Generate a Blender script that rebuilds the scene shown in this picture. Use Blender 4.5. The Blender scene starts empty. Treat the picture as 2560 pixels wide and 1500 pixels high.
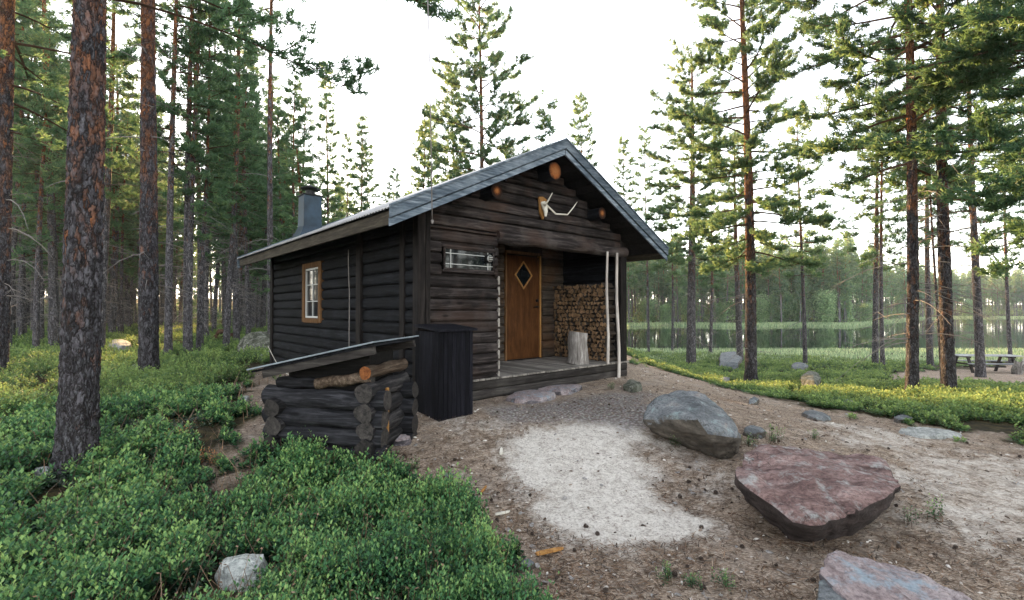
import bpy, bmesh, math, random
import numpy as np
from mathutils import Vector, Matrix, noise as mnoise

# ------------------------------------------------------------------ camera, world, sun, exposure
S = bpy.context.scene
COL = S.collection
CAMZ = 1.55
F = 1190.0
PITCH = math.atan(22.0 / F)
cam_d = bpy.data.cameras.new("camera"); cam = bpy.data.objects.new("camera", cam_d); COL.objects.link(cam)
cam_d.sensor_width = 36.0; cam_d.lens = F / 2560.0 * 36.0
cam_d.clip_start = 0.05; cam_d.clip_end = 3000.0
cam.location = (0, 0, CAMZ); cam.rotation_euler = (math.pi / 2 + PITCH, 0, 0)
S.camera = cam
SUN_AZ = math.radians(-29.0)      # from +Y, positive to the right
SUN_EL = math.radians(13.0)
world = bpy.data.worlds.new("World"); S.world = world; world.use_nodes = True
wn = world.node_tree; wn.nodes.clear()
sky = wn.nodes.new("ShaderNodeTexSky"); sky.sky_type = 'NISHITA'; sky.sun_disc = False
sky.sun_elevation = SUN_EL; sky.sun_rotation = SUN_AZ
sky.air_density = 1.0; sky.dust_density = 0.2; sky.ozone_density = 1.0
hs = wn.nodes.new("ShaderNodeHueSaturation"); hs.inputs['Saturation'].default_value = 0.35
bg = wn.nodes.new("ShaderNodeBackground"); bg.inputs[1].default_value = 0.15
wo = wn.nodes.new("ShaderNodeOutputWorld")
wm = wn.nodes.new('ShaderNodeMix'); wm.data_type = 'RGBA'; wm.blend_type = 'MULTIPLY'; wm.inputs[0].default_value = 1.0; wm.inputs[7].default_value = (1.0, 0.965, 0.93, 1)
wn.links.new(sky.outputs[0], hs.inputs['Color']); wn.links.new(hs.outputs[0], wm.inputs[6]); wn.links.new(wm.outputs[2], bg.inputs[0]); wn.links.new(bg.outputs[0], wo.inputs[0])
sun_d = bpy.data.lights.new("sun", 'SUN'); sun = bpy.data.objects.new("sun", sun_d); COL.objects.link(sun)
sun_d.energy = 3.5; sun_d.angle = math.radians(0.6); sun_d.color = (1.0, 0.62, 0.27)
sdir = Vector((math.sin(SUN_AZ) * math.cos(SUN_EL), math.cos(SUN_AZ) * math.cos(SUN_EL), math.sin(SUN_EL)))
sun.rotation_euler = sdir.to_track_quat('Z', 'Y').to_euler(); sun.location = sdir * 200
S.view_settings.view_transform = 'Standard'; S.view_settings.look = 'None'
S.view_settings.exposure = 2.75; S.view_settings.gamma = 1.0
S.view_settings.use_curve_mapping = False
S.cycles.max_bounces = 6; S.cycles.diffuse_bounces = 3; S.cycles.glossy_bounces = 3
S.cycles.transmission_bounces = 4; S.cycles.transparent_max_bounces = 6
HAZE = 0.00042
random.seed(7); RNG = np.random.default_rng(7)

# ------------------------------------------------------------------ helpers
CP, SP = math.cos(PITCH), math.sin(PITCH)
def ray(px, py):
    u, v = (px - 1280.0) / F, (750.0 - py) / F
    return Vector((u, CP - v * SP, SP + v * CP))
def at(px, py, depth):
    d = ray(px, py); t = depth / d.y
    return Vector((0, 0, CAMZ)) + d * t
def hash2(ix, iy, s):
    n = (ix.astype(np.int64) * 374761393 + iy.astype(np.int64) * 668265263 + s * 974634777) & 0xffffffff
    n = ((n ^ (n >> 13)) * 1274126177) & 0xffffffff
    return ((n ^ (n >> 16)) & 0xffff) / 65535.0
def vnoise(x, y, s=0):
    x = np.asarray(x, float); y = np.asarray(y, float)
    ix, iy = np.floor(x), np.floor(y); fx, fy = x - ix, y - iy
    fx = fx * fx * (3 - 2 * fx); fy = fy * fy * (3 - 2 * fy)
    a = hash2(ix, iy, s); b = hash2(ix + 1, iy, s); c = hash2(ix, iy + 1, s); d = hash2(ix + 1, iy + 1, s)
    return (a * (1 - fx) + b * fx) * (1 - fy) + (c * (1 - fx) + d * fx) * fy
def fbm(x, y, s=0, o=4):
    v = 0; a = 0.5; t = 0
    for k in range(o):
        v = v + a * vnoise(np.asarray(x) * 2 ** k, np.asarray(y) * 2 ** k, s + k); t += a; a *= 0.5
    return v / t
def sstep(a, b, x):
    t = np.clip((np.asarray(x, float) - a) / (b - a), 0, 1); return t * t * (3 - 2 * t)

LAKE_Z = -1.5
def far_shore(x, y):
    phi = np.asarray(x, float) / np.maximum(np.asarray(y, float), 1.0)
    return 84 + 78 * sstep(0.68, 0.95, phi) + 3 * np.sin(phi * 23)
def ground(x, y):
    x = np.asarray(x, float); y = np.asarray(y, float)
    base = 0.30 * sstep(3.3, 6.2, y) * (1 - 0.65 * sstep(1.5, 6.5, -x - 0.2 * y)) - 0.12 * sstep(14, 40, y) * sstep(0, 10, -x)
    base = base + 0.05 * sstep(1, 0, y)
    r = sstep(0.4, 5.0, x - 0.12 * y)
    f = np.interp(y, [-50, 2.0, 4.0, 6, 8, 11, 15, 20, 27, 34, 37, 42], [0.0, 0.0, 0.0, -0.04, -0.14, -0.42, -0.80, -1.15, -1.40, -1.47, -1.62, -2.6])
    z = base * (1 - r) + f * r
    # back-left forest bulges slightly, clearing kept calm
    d = np.sqrt(x * x + y * y)
    amp = 0.015 + 0.05 * sstep(3, 9, d) + 0.18 * sstep(14, 40, d)
    amp = amp * (1 - r * sstep(24, 34, y) * 0.95)
    z = z + amp * (fbm(x * 0.35 + 9, y * 0.35, 3, 4) - 0.5) * 2
    z = z + 0.012 * (fbm(x * 3, y * 3, 8, 3) - 0.5) * 2
    fs = far_shore(x, y)
    s = sstep(fs - 6, fs + 1, y) * r
    hill = -1.32 + 0.05 * np.maximum(y - fs - 8, 0) - 0.05 * np.maximum(y - fs - 110, 0)
    z = z * (1 - s) + hill * s
    l = (1 - r) * sstep(90, 260, d)
    z = z + l * 6
    return z
def gz(x, y): return float(ground(np.array([x]), np.array([y]))[0])
def on_ground(px, py, zoff=0.0):
    d = ray(px, py); t = 0.4; prev = t
    while t < 400:
        p = Vector((0, 0, CAMZ)) + d * t
        if p.z < gz(p.x, p.y) + zoff: break
        prev = t; t *= 1.02
    a, b = prev, t
    for _ in range(22):
        m = (a + b) / 2; p = Vector((0, 0, CAMZ)) + d * m
        if p.z < gz(p.x, p.y) + zoff: b = m
        else: a = m
    return Vector((0, 0, CAMZ)) + d * b
def in_poly(x, y, poly):
    ins = np.zeros(x.shape, bool); n = len(poly)
    for i in range(n):
        x1, y1 = poly[i]; x2, y2 = poly[(i + 1) % n]
        if y1 == y2: continue
        c = ((y1 > y) != (y2 > y)) & (x < (x2 - x1) * (y - y1) / (y2 - y1) + x1)
        ins ^= c
    return ins
def soft_poly(x, y, poly, soft, seed=0, warp=1.0):
    x = np.asarray(x, float); y = np.asarray(y, float)
    d = np.sqrt(x * x + y * y)
    w = warp * (0.10 + 0.035 * d)
    x = x + w * (fbm(x * 2.3, y * 2.3, 31 + seed, 4) - 0.5) * 2; y = y + w * (fbm(x * 2.3 + 50, y * 2.3, 32 + seed, 4) - 0.5) * 2
    a = np.zeros(x.shape)
    for k in range(8):
        an = k * math.pi / 4; rr = soft * (0.5 + 0.5 * (k % 2))
        a += in_poly(x + rr * math.cos(an), y + rr * math.sin(an), poly)
    return a / 8
def gpoly(pts):
    out = []
    for px, py in pts:
        p = on_ground(px, py); out.append((p.x, p.y))
    return out

def tag(o, label=None, cat=None, group=None, kind=None):
    if label: o["label"] = label
    if cat: o["category"] = cat
    if group: o["group"] = group
    if kind: o["kind"] = kind
    return o
def empty(name, loc=(0, 0, 0), rz=0.0):
    o = bpy.data.objects.new(name, None); COL.objects.link(o); o.location = loc; o.rotation_euler = (0, 0, rz)
    o.empty_display_size = 0.2
    return o
def copy_tree(o, parent=None):
    c = o.copy(); COL.objects.link(c); c.parent = parent
    for ch in o.children: copy_tree(ch, c)
    return c

class MB:
    def __init__(s): s.v = []; s.f = []; s.r = []; s.m = []; s.sm = []
    def add(s, vs, fs, r=None, m=0, sm=False):
        b = len(s.v); s.v.extend([tuple(v) for v in vs])
        if r is None: r = random.random()
        for f in fs: s.f.append([i + b for i in f]); s.r.append(r); s.m.append(m); s.sm.append(sm)
    def box(s, x0, x1, y0, y1, z0, z1, r=None, m=0, bev=0.0):
        if bev <= 0:
            vs = [(x, y, z) for z in (z0, z1) for y in (y0, y1) for x in (x0, x1)]
            s.add(vs, [(0, 2, 3, 1), (4, 5, 7, 6), (0, 1, 5, 4), (2, 6, 7, 3), (0, 4, 6, 2), (1, 3, 7, 5)], r, m); return
        bm = bmesh.new(); bmesh.ops.create_cube(bm, size=1)
        for v in bm.verts: v.co = Vector(((x0 + x1) / 2 + v.co.x * (x1 - x0), (y0 + y1) / 2 + v.co.y * (y1 - y0), (z0 + z1) / 2 + v.co.z * (z1 - z0)))
        bmesh.ops.bevel(bm, geom=bm.edges[:], offset=bev, segments=1, affect='EDGES')
        bm.verts.index_update()
        s.add([v.co[:] for v in bm.verts], [[v.index for v in f.verts] for f in bm.faces], r, m); bm.free()
    def obox(s, o, U, V, W, r=None, m=0):
        o, U, V, W = Vector(o), Vector(U), Vector(V), Vector(W)
        vs = [o, o + U, o + V, o + U + V, o + W, o + U + W, o + V + W, o + U + V + W]
        s.add(vs, [(0, 2, 3, 1), (4, 5, 7, 6), (0, 1, 5, 4), (2, 6, 7, 3), (0, 4, 6, 2), (1, 3, 7, 5)], r, m)
    def tube(s, pts, radii, seg=8, r=None, m=0, caps=True, wob=0.0, sm=True, capm=None):
        pts = [Vector(p) for p in pts]; n = len(pts); vs = []
        t0 = (pts[-1] - pts[0]).normalized()
        up = Vector((0, 0, 1)) if abs(t0.z) < 0.9 else Vector((1, 0, 0))
        for i, p in enumerate(pts):
            t = (pts[min(i + 1, n - 1)] - pts[max(i - 1, 0)]).normalized()
            a = t.cross(up)
            a = a.normalized() if a.length > 1e-6 else Vector((1, 0, 0))
            b = t.cross(a)
            for k in range(seg):
                an = 2 * math.pi * k / seg; rr = radii[i]
                if wob: rr *= 1 + wob * (mnoise.noise(Vector((p.x * 2.1 + math.cos(an) * 1.2, p.y * 2.1 + math.sin(an) * 1.2, p.z * 2.1 + 5))) * 1.5)
                vs.append(p + a * math.cos(an) * rr + b * math.sin(an) * rr)
        fs = []
        for i in range(n - 1):
            for k in range(seg):
                k2 = (k + 1) % seg
                fs.append((i * seg + k, i * seg + k2, (i + 1) * seg + k2, (i + 1) * seg + k))
        if r is None: r = random.random()
        s.add(vs, fs, r, m, sm)
        if caps:
            b = len(s.v)
            s.add(vs[:seg], [list(range(seg))[::-1]], r, m if capm is None else capm)
            s.add(vs[-seg:], [list(range(seg))], r, m if capm is None else capm)
    def plank(s, o, U, V, W, seg=0.35, r=None, m=0, jit=0.004, bulge=1.0):
        """board: length U, height V, outward depth W; rounded outer face, slightly uneven"""
        o, U, V, W = Vector(o), Vector(U), Vector(V), Vector(W)
        prof = [(0.0, 0.0), (0.0, 0.45), (0.06, 0.78), (0.22, 0.97), (0.55, 1.0), (0.82, 0.92), (0.97, 0.70), (1.0, 0.40), (1.0, 0.0)]
        n = max(1, int(U.length / seg)); vs = []; vn = V.normalized(); wnn = W.normalized()
        for i in range(n + 1):
            p = o + U * (i / n); j1 = random.uniform(-jit, jit); j2 = random.uniform(-jit, jit)
            for a, b in prof: vs.append(p + V * a + W * b + vn * (j1 if a < .5 else j2) + wnn * (j1 * 0.8 if 0 < b else 0))
        k = len(prof); fs = []
        for i in range(n):
            for j in range(k - 1): fs.append((i * k + j, (i + 1) * k + j, (i + 1) * k + j + 1, i * k + j + 1))
        fs.append(list(range(k))); fs.append([n * k + j for j in range(k)][::-1])
        s.add(vs, fs, r, m)
    def build(s, name, mats, parent=None, fixn=True):
        me = bpy.data.meshes.new(name); me.from_pydata(s.v, [], s.f)
        if not isinstance(mats, (list, tuple)): mats = [mats]
        for m in mats: me.materials.append(m)
        me.polygons.foreach_set("material_index", s.m); me.polygons.foreach_set("use_smooth", s.sm)
        at_ = me.attributes.new("rnd", 'FLOAT', 'FACE'); at_.data.foreach_set("value", s.r)
        if fixn:
            bm = bmesh.new(); bm.from_mesh(me); bmesh.ops.recalc_face_normals(bm, faces=bm.faces); bm.to_mesh(me); bm.free()
        me.update()
        o = bpy.data.objects.new(name, me); COL.objects.link(o)
        if parent: o.parent = parent
        return o

def np_mesh(name, verts, faces_flat, nper, rnd=None, mats=(), smooth=False, midx=None, fattr=None):
    """fast mesh from arrays: all faces have nper corners (array) """
    me = bpy.data.meshes.new(name)
    nv = len(verts); nf = len(nper)
    me.vertices.add(nv); me.vertices.foreach_set("co", np.asarray(verts, np.float32).ravel())
    me.loops.add(len(faces_flat)); me.loops.foreach_set("vertex_index", np.asarray(faces_flat, np.int32))
    me.polygons.add(nf)
    st = np.zeros(nf, np.int32); st[1:] = np.cumsum(nper)[:-1]
    me.polygons.foreach_set("loop_start", st); me.polygons.foreach_set("loop_total", np.asarray(nper, np.int32))
    for m in mats: me.materials.append(m)
    if midx is not None: me.polygons.foreach_set("material_index", np.asarray(midx, np.int32))
    me.polygons.foreach_set("use_smooth", np.full(nf, smooth))
    if rnd is not None:
        a = me.attributes.new("rnd", 'FLOAT', 'FACE'); a.data.foreach_set("value", np.asarray(rnd, np.float32))
    me.update(calc_edges=True); me.validate()
    return me
def obj_from(me, name, parent=None):
    o = bpy.data.objects.new(name, me); COL.objects.link(o)
    if parent: o.parent = parent
    return o

# ------------------------------------------------------------------ materials
class NT:
    def __init__(s, name):
        s.m = bpy.data.materials.new(name); s.m.use_nodes = True; s.t = s.m.node_tree; s.t.nodes.clear()
        s.out = s.t.nodes.new("ShaderNodeOutputMaterial"); s.co = s.t.nodes.new("ShaderNodeTexCoord")
        s.p = s.t.nodes.new("ShaderNodeBsdfPrincipled"); s.link(s.p.outputs[0], s.out.inputs[0])
    def link(s, a, b): s.t.links.new(a, b)
    def node(s, typ, **kw):
        n = s.t.nodes.new(typ)
        for k, v in kw.items(): setattr(n, k, v)
        return n
    def map(s, scale=(1, 1, 1), src='Object', loc=(0, 0, 0)):
        n = s.node("ShaderNodeMapping"); n.inputs['Scale'].default_value = scale; n.inputs['Location'].default_value = loc
        s.link(s.co.outputs[src], n.inputs[0]); return n.outputs[0]
    def noise(s, vec, scale, detail=4, rough=0.55, dist=0.0):
        n = s.node("ShaderNodeTexNoise"); n.inputs['Scale'].default_value = scale; n.inputs['Detail'].default_value = detail
        n.inputs['Roughness'].default_value = rough; n.inputs['Distortion'].default_value = dist
        s.link(vec, n.inputs['Vector']); return n.outputs[0]
    def vor(s, vec, scale, feature='F1', out=0, rnd=1.0):
        n = s.node("ShaderNodeTexVoronoi", feature=feature); n.inputs['Scale'].default_value = scale; n.inputs['Randomness'].default_value = rnd
        s.link(vec, n.inputs['Vector']); return n.outputs[out]
    def ramp(s, fac, stops, interp='LINEAR'):
        n = s.node("ShaderNodeValToRGB"); n.color_ramp.interpolation = interp
        e = n.color_ramp.elements
        while len(e) < len(stops): e.new(0.5)
        for i, (p, c) in enumerate(stops):
            e[i].position = p; e[i].color = (c[0], c[1], c[2], 1) if hasattr(c, '__len__') else (c, c, c, 1)
        s.link(fac, n.inputs[0]); return n.outputs[0]
    def mix(s, fac, a, b, mode='MIX'):
        n = s.node("ShaderNodeMix", data_type='RGBA', blend_type=mode)
        for i, v in ((0, fac), (6, a), (7, b)):
            if isinstance(v, (int, float)): n.inputs[i].default_value = v if i == 0 else (v, v, v, 1)
            elif isinstance(v, tuple): n.inputs[i].default_value = (v[0], v[1], v[2], 1)
            else: s.link(v, n.inputs[i])
        return n.outputs[2]
    def math(s, op, a, b=0.5, c=None, clamp=False):
        n = s.node("ShaderNodeMath", operation=op, use_clamp=clamp)
        for i, v in enumerate((a, b) if c is None else (a, b, c)):
            if isinstance(v, (int, float)): n.inputs[i].default_value = v
            else: s.link(v, n.inputs[i])
        return n.outputs[0]
    def attr(s, name, out='Fac', typ='GEOMETRY'):
        n = s.node("ShaderNodeAttribute", attribute_name=name, attribute_type=typ); return n.outputs[out]
    def objrand(s): return s.node("ShaderNodeObjectInfo").outputs['Random']
    def bump(s, h, strength=0.5, dist=0.01):
        n = s.node("ShaderNodeBump"); n.inputs['Strength'].default_value = strength; n.inputs['Distance'].default_value = dist
        s.link(h, n.inputs['Height']); s.link(n.outputs[0], s.p.inputs['Normal']); return n
    def set(s, color=None, rough=0.8, spec=0.3, metal=0.0):
        if color is not None:
            if isinstance(color, tuple): s.p.inputs['Base Color'].default_value = (*color, 1)
            else: s.link(color, s.p.inputs['Base Color'])
        if isinstance(rough, (int, float)): s.p.inputs['Roughness'].default_value = rough
        else: s.link(rough, s.p.inputs['Roughness'])
        s.p.inputs['Specular IOR Level'].default_value = spec; s.p.inputs['Metallic'].default_value = metal
        return s.m

def wood(name, axis, dark, mid, light, rough=0.75, worn=0.5, knots=True, bump=0.6, stretch=14.0, warm=None, spec=0.08):
    n = NT(name); sc = {'x': (1, stretch, stretch), 'y': (stretch, 1, stretch), 'z': (stretch, stretch, 1)}[axis]
    v = n.map(sc); rn = n.attr("rnd")
    off = n.node("ShaderNodeVectorMath", operation='ADD'); cm = n.node("ShaderNodeCombineXYZ")
    r17 = n.math('MULTIPLY', rn, 37.0)
    for i in range(3): n.link(r17, cm.inputs[i])
    n.link(v, off.inputs[0]); n.link(cm.outputs[0], off.inputs[1]); v = off.outputs[0]
    g = n.noise(v, 2.2, 7, 0.65, 0.4); g2 = n.noise(v, 7.0, 5, 0.7)
    w = n.noise(n.map((1, 1, 1)), 2.4, 5, 0.62)
    base = n.ramp(g, [(0.28, dark), (0.5, mid), (0.72, light)])
    base = n.mix(n.math('MULTIPLY', n.ramp(g2, [(0.42, 0.0), (0.62, 1.0)]), 0.5), base, dark)
    wear = n.math('MULTIPLY', n.ramp(w, [(0.5, 0.0), (0.72, 1.0)]), worn)
    base = n.mix(wear, base, light)
    if warm: base = n.mix(n.math('MULTIPLY', n.ramp(n.noise(n.map((1, 1, 1), loc=(5, 3, 1)), 1.7, 3), [(0.5, 0.0), (0.7, 1.0)]), 0.6), base, warm)
    var = n.math('MULTIPLY_ADD', rn, 0.7, 0.65)
    mul = n.mix(1.0, base, (1, 1, 1), 'MULTIPLY'); cm2 = n.node("ShaderNodeCombineXYZ")
    for i in range(3): n.link(var, cm2.inputs[i])
    vm = n.node("ShaderNodeVectorMath", operation='MULTIPLY'); n.link(base, vm.inputs[0]); n.link(cm2.outputs[0], vm.inputs[1])
    col = vm.outputs[0]
    if knots:
        kv = n.map({'x': (1.6, 5, 5), 'y': (5, 1.6, 5), 'z': (5, 5, 1.6)}[axis])
        k = n.ramp(n.vor(kv, 1.0), [(0.06, 1.0), (0.13, 0.0)])
        col = n.mix(n.math('MULTIPLY', k, 0.75), col, (dark[0] * .4, dark[1] * .4, dark[2] * .4))
    n.bump(n.math('ADD', g, n.math('MULTIPLY', g2, 0.5)), bump, 0.006)
    return n.set(col, rough, spec)

M = {}
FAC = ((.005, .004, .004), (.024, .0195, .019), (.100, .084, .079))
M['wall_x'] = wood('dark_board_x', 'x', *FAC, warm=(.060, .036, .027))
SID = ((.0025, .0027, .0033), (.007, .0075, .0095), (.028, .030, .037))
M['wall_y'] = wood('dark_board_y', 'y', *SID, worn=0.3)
M['post_z'] = wood('dark_post_z', 'z', (.004, .0035, .0035), (.012, .010, .0095), (.036, .030, .027), worn=0.3, knots=False)
M['under'] = wood('dark_sheathing', 'x', (.006, .006, .006), (.015, .014, .014), (.035, .032, .03), worn=0.2)
M['barge'] = wood('blue_grey_weathered_board', 'x', (.026, .034, .046), (.10, .128, .16), (.30, .34, .38), worn=0.45, bump=0.6)
M['fascia'] = wood('brown_weathered_fascia', 'y', (.018, .015, .011), (.05, .041, .03), (.11, .093, .07), worn=0.4)
M['deck'] = wood('grey_deck_board', 'y', (.10, .09, .08), (.22, .20, .18), (.36, .33, .30), worn=0.5)
M['skirt'] = wood('dark_skirt_board', 'x', (.012, .010, .010), (.034, .030, .028), (.085, .077, .07), worn=0.4)
M['back'] = wood('worn_log_wall', 'x', (.014, .011, .009), (.048, .038, .031), (.135, .11, .09), worn=0.5, warm=(.10, .05, .025))
M['door'] = wood('rust_brown_door', 'z', (.038, .015, .006), (.082, .033, .012), (.13, .054, .019), worn=0.3, knots=False, bump=0.15, rough=0.5, stretch=6)
M['trim'] = wood('honey_wood_trim', 'z', (.16, .075, .026), (.30, .15, .05), (.46, .26, .09), worn=0.3, knots=False, bump=0.2, rough=0.55)
M['wframe'] = wood('orange_brown_frame', 'z', (.05, .028, .015), (.12, .062, .028), (.22, .12, .055), worn=0.4, knots=False)
M['pole'] = wood('debarked_pole', 'z', (.20, .17, .15), (.42, .38, .35), (.60, .56, .52), worn=0.5, knots=True, bump=0.3)
M['stump'] = wood('grey_debarked_wood', 'z', (.07, .06, .055), (.22, .20, .185), (.48, .45, .43), worn=0.8, bump=0.9)
M['crib'] = wood('charcoal_log', 'x', (.006, .006, .007), (.020, .020, .023), (.075, .075, .085), worn=0.35, bump=1.0)
M['crib_y'] = wood('charcoal_log_end_on', 'y', (.006, .006, .007), (.020, .019, .020), (.085, .078, .078), worn=0.35, bump=1.0)
M['crib_tan'] = wood('peeled_tan_log', 'y', (.022, .014, .010), (.085, .06, .043), (.26, .20, .155), worn=0.5, bump=0.8)
M['fence'] = wood('silver_grey_plank', 'x', (.14, .14, .14), (.30, .31, .32), (.50, .52, .54), worn=0.5)

def endgrain(name, a, b, rim):
    n = NT(name); rn = n.attr("rnd")
    v = n.map((1, 1, 1)); g = n.noise(v, 22, 5, 0.7, 0.3); c = n.vor(v, 26, 'DISTANCE_TO_EDGE')
    col = n.mix(n.ramp(g, [(0.35, 0.0), (0.65, 1.0)]), a, b)
    col = n.mix(n.ramp(c, [(0.0, 0.55), (0.035, 0.0)]), col, rim)
    m = n.node("ShaderNodeHueSaturation"); n.link(col, m.inputs['Color']); n.link(n.math('MULTIPLY_ADD', rn, 0.8, 0.55), m.inputs['Value'])
    n.bump(g, 0.5, 0.004)
    return n.set(m.outputs[0], 0.8, 0.2)
M['end'] = endgrain('orange_log_end', (.16, .045, .016), (.46, .17, .055), (.02, .014, .012))
def ringend(name, R, core, mid, rim, c0):
    n = NT(name); sp = n.node("ShaderNodeSeparateXYZ"); n.link(n.co.outputs['Object'], sp.inputs[0])
    r2 = n.math('SQRT', n.math('ADD', n.math('MULTIPLY', sp.outputs[0], sp.outputs[0]), n.math('MULTIPLY', sp.outputs[2], sp.outputs[2])))
    an = n.math('ARCTAN2', sp.outputs[0], sp.outputs[2]); cv = n.node("ShaderNodeCombineXYZ"); n.link(an, cv.inputs[0]); n.link(n.math('MULTIPLY', r2, 1.5), cv.inputs[1])
    ad = n.noise(cv.outputs[0], 3.2, 5, .7); rn_ = n.math('ADD', n.math('DIVIDE', r2, R), n.math('MULTIPLY_ADD', ad, .5, -.25))
    col = n.ramp(rn_, [(c0 * .4, core), (c0, mid), (min(.98, c0 + .28), rim)])
    rings = n.math('SINE', n.math('ADD', n.math('MULTIPLY', r2, 900.0), n.math('MULTIPLY', n.noise(n.map(), 9, 3), 6.0)))
    col = n.mix(n.math('MULTIPLY', n.ramp(rings, [(0.4, 0.0), (1.0, 1.0)]), .45), col, tuple(x * .35 for x in mid))
    crk = n.ramp(n.math('ABSOLUTE', n.math('ADD', n.noise(cv.outputs[0], 2.1, 2), -.5)), [(0.0, 1.0), (0.018, 0.0)]); col = n.mix(n.math('MULTIPLY', crk, .85), col, (.008, .006, .005))
    n.bump(rings, .3, .002); return n.set(col, .85, .1)
M['ridge_end'] = ringend('cracked_orange_ridge_end', .135, (.42, .17, .06), (.30, .095, .028), (.05, .026, .018), .72)
M['purlin_end'] = ringend('darkened_purlin_end', .10, (.48, .19, .06), (.20, .065, .022), (.022, .015, .013), .42)
M['cutend'] = endgrain('split_wood_face', (.10, .058, .032), (.34, .21, .115), (.02, .014, .010))
M['crib_end'] = endgrain('weathered_log_end', (.012, .011, .011), (.055, .048, .045), (.004, .004, .004))
def plain(name, c, rough=0.6, metal=0.0, spec=0.4, var=0.25, ns=9.0, bump=0.15):
    n = NT(name); g = n.noise(n.map(), ns, 5, 0.6)
    col = n.mix(n.ramp(g, [(0.3, 0.0), (0.7, 1.0)]), tuple(x * (1 - var) for x in c), tuple(min(1, x * (1 + var)) for x in c))
    n.bump(g, bump, 0.003); return n.set(col, rough, spec, metal)
M['chimney'] = plain('blue_black_sheet_metal', (.022, .042, .065), 0.42, 0.3, 0.5, 0.45, 4.0)
M['cone'] = plain('dark_brown_cone', (.055, .038, .03), 0.8)
M['iron'] = plain('black_iron', (.012, .012, .013), 0.45, 0.4)
M['roofmetal'] = plain('grey_corrugated_metal', (.34, .33, .33), 0.45, 0.55, 0.5, 0.35, 2.5)
M['white'] = plain('white_paint', (.42, .42, .41), 0.5, 0, 0.4, 0.08)
M['wire'] = plain('grey_wire', (.20, .18, .17), 0.5, 0.3)
M['blackbox'] = wood('tarred_black_plank', 'z', (.003, .003, .004), (.006, .006, .009), (.016, .016, .022), worn=0.3, knots=False)
M['felt'] = plain('blue_grey_sheet', (.22, .26, .30), 0.45, 0.4, 0.5, 0.3, 6)
M['bone'] = plain('bleached_bone', (.62, .58, .50), 0.6, 0, 0.3, 0.12)
M['stone_base'] = plain('foundation_stone', (.33, .29, .25), 0.85, 0, 0.2, 0.4, 8, 0.5)
n = NT('window_glass'); n.set((.006, .008, .010), 0.04, 0.35); M['glass'] = n.m

def rockmat(name, cols, ns=3.0, lichen=None, ll=(0.55, 0.68), bump=0.8, streak=None, flank=None):
    n = NT(name); v = n.map((1, 1, 1) if not streak else streak)
    g = n.noise(v, ns, 9, 0.68, 0.6); f = n.noise(n.map(), 42, 5, 0.75); c = n.vor(n.map(), 3.0, 'DISTANCE_TO_EDGE')
    col = n.ramp(g, [(0.3, cols[0]), (0.45, cols[1]), (0.58, cols[2]), (0.72, cols[3])])
    col = n.mix(n.ramp(f, [(0.38, 0.55), (0.55, 0.0)]), col, tuple(x * .35 for x in cols[0]))
    if lichen: col = n.mix(n.math('MULTIPLY', n.ramp(n.noise(n.map(loc=(3, 1, 7)), ns * 1.9, 8, 0.75), [(ll[0], 0.0), (ll[1], 1.0)]), 0.75), col, lichen)
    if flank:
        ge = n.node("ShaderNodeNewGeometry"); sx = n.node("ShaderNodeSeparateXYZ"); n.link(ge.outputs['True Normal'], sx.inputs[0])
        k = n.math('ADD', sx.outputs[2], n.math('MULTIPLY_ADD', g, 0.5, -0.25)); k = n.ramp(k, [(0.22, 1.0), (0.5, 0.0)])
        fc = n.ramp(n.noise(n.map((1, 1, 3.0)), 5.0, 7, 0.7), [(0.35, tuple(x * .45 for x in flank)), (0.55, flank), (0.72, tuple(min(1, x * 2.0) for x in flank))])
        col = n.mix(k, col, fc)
    dv = n.node("ShaderNodeTexNoise"); dv.inputs['Scale'].default_value = 2.5; dv.inputs['Detail'].default_value = 6; n.link(n.map(), dv.inputs['Vector'])
    da = n.node("ShaderNodeVectorMath", operation='ADD'); n.link(n.map(), da.inputs[0]); n.link(dv.outputs['Color'], da.inputs[1])
    cr_ = n.vor(da.outputs[0], 2.1, 'DISTANCE_TO_EDGE'); ck = n.math('MULTIPLY', n.ramp(cr_, [(0.0, 0.8), (0.012, 0.0)]), n.ramp(n.noise(n.map(loc=(9, 2, 4)), 2.0, 2), [(0.5, 0.0), (0.6, 1.0)]))
    col = n.mix(ck, col, tuple(x * .2 for x in cols[0]))
    h = n.math('ADD', n.math('MULTIPLY', g, 1.0), n.math('MULTIPLY', f, 0.35))
    h = n.math('ADD', h, n.math('MULTIPLY', n.noise(n.map(), 13, 6, .7), .7)); n.bump(h, 1.0, 0.045 * bump); return n.set(col, 0.85, 0.25)
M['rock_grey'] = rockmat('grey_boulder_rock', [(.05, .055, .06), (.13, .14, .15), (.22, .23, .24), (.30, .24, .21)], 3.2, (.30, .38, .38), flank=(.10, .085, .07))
M['rock_red'] = rockmat('red_porphyry_rock', [(.065, .038, .036), (.19, .118, .110), (.32, .215, .20), (.44, .355, .34)], 4.2, (.42, .44, .43), (0.52, 0.66), 1.0, (.6, 2.2, 1.5), (.055, .042, .040))  # dark flank colour: painted shade of the undercut sides plus browner broken rock
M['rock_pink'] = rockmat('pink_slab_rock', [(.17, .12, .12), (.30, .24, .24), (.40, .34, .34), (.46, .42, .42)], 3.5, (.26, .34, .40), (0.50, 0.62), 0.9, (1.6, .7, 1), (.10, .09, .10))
M['rock_pale'] = rockmat('pale_lichen_rock', [(.12, .13, .13), (.30, .31, .30), (.45, .46, .44), (.58, .58, .56)], 6.0, (.62, .62, .58))
M['rock_white'] = rockmat('white_lichen_rock', [(.20, .22, .22), (.55, .57, .54), (.72, .73, .69), (.80, .80, .76)], 9.0, (.25, .28, .29), (0.56, 0.62))
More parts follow.
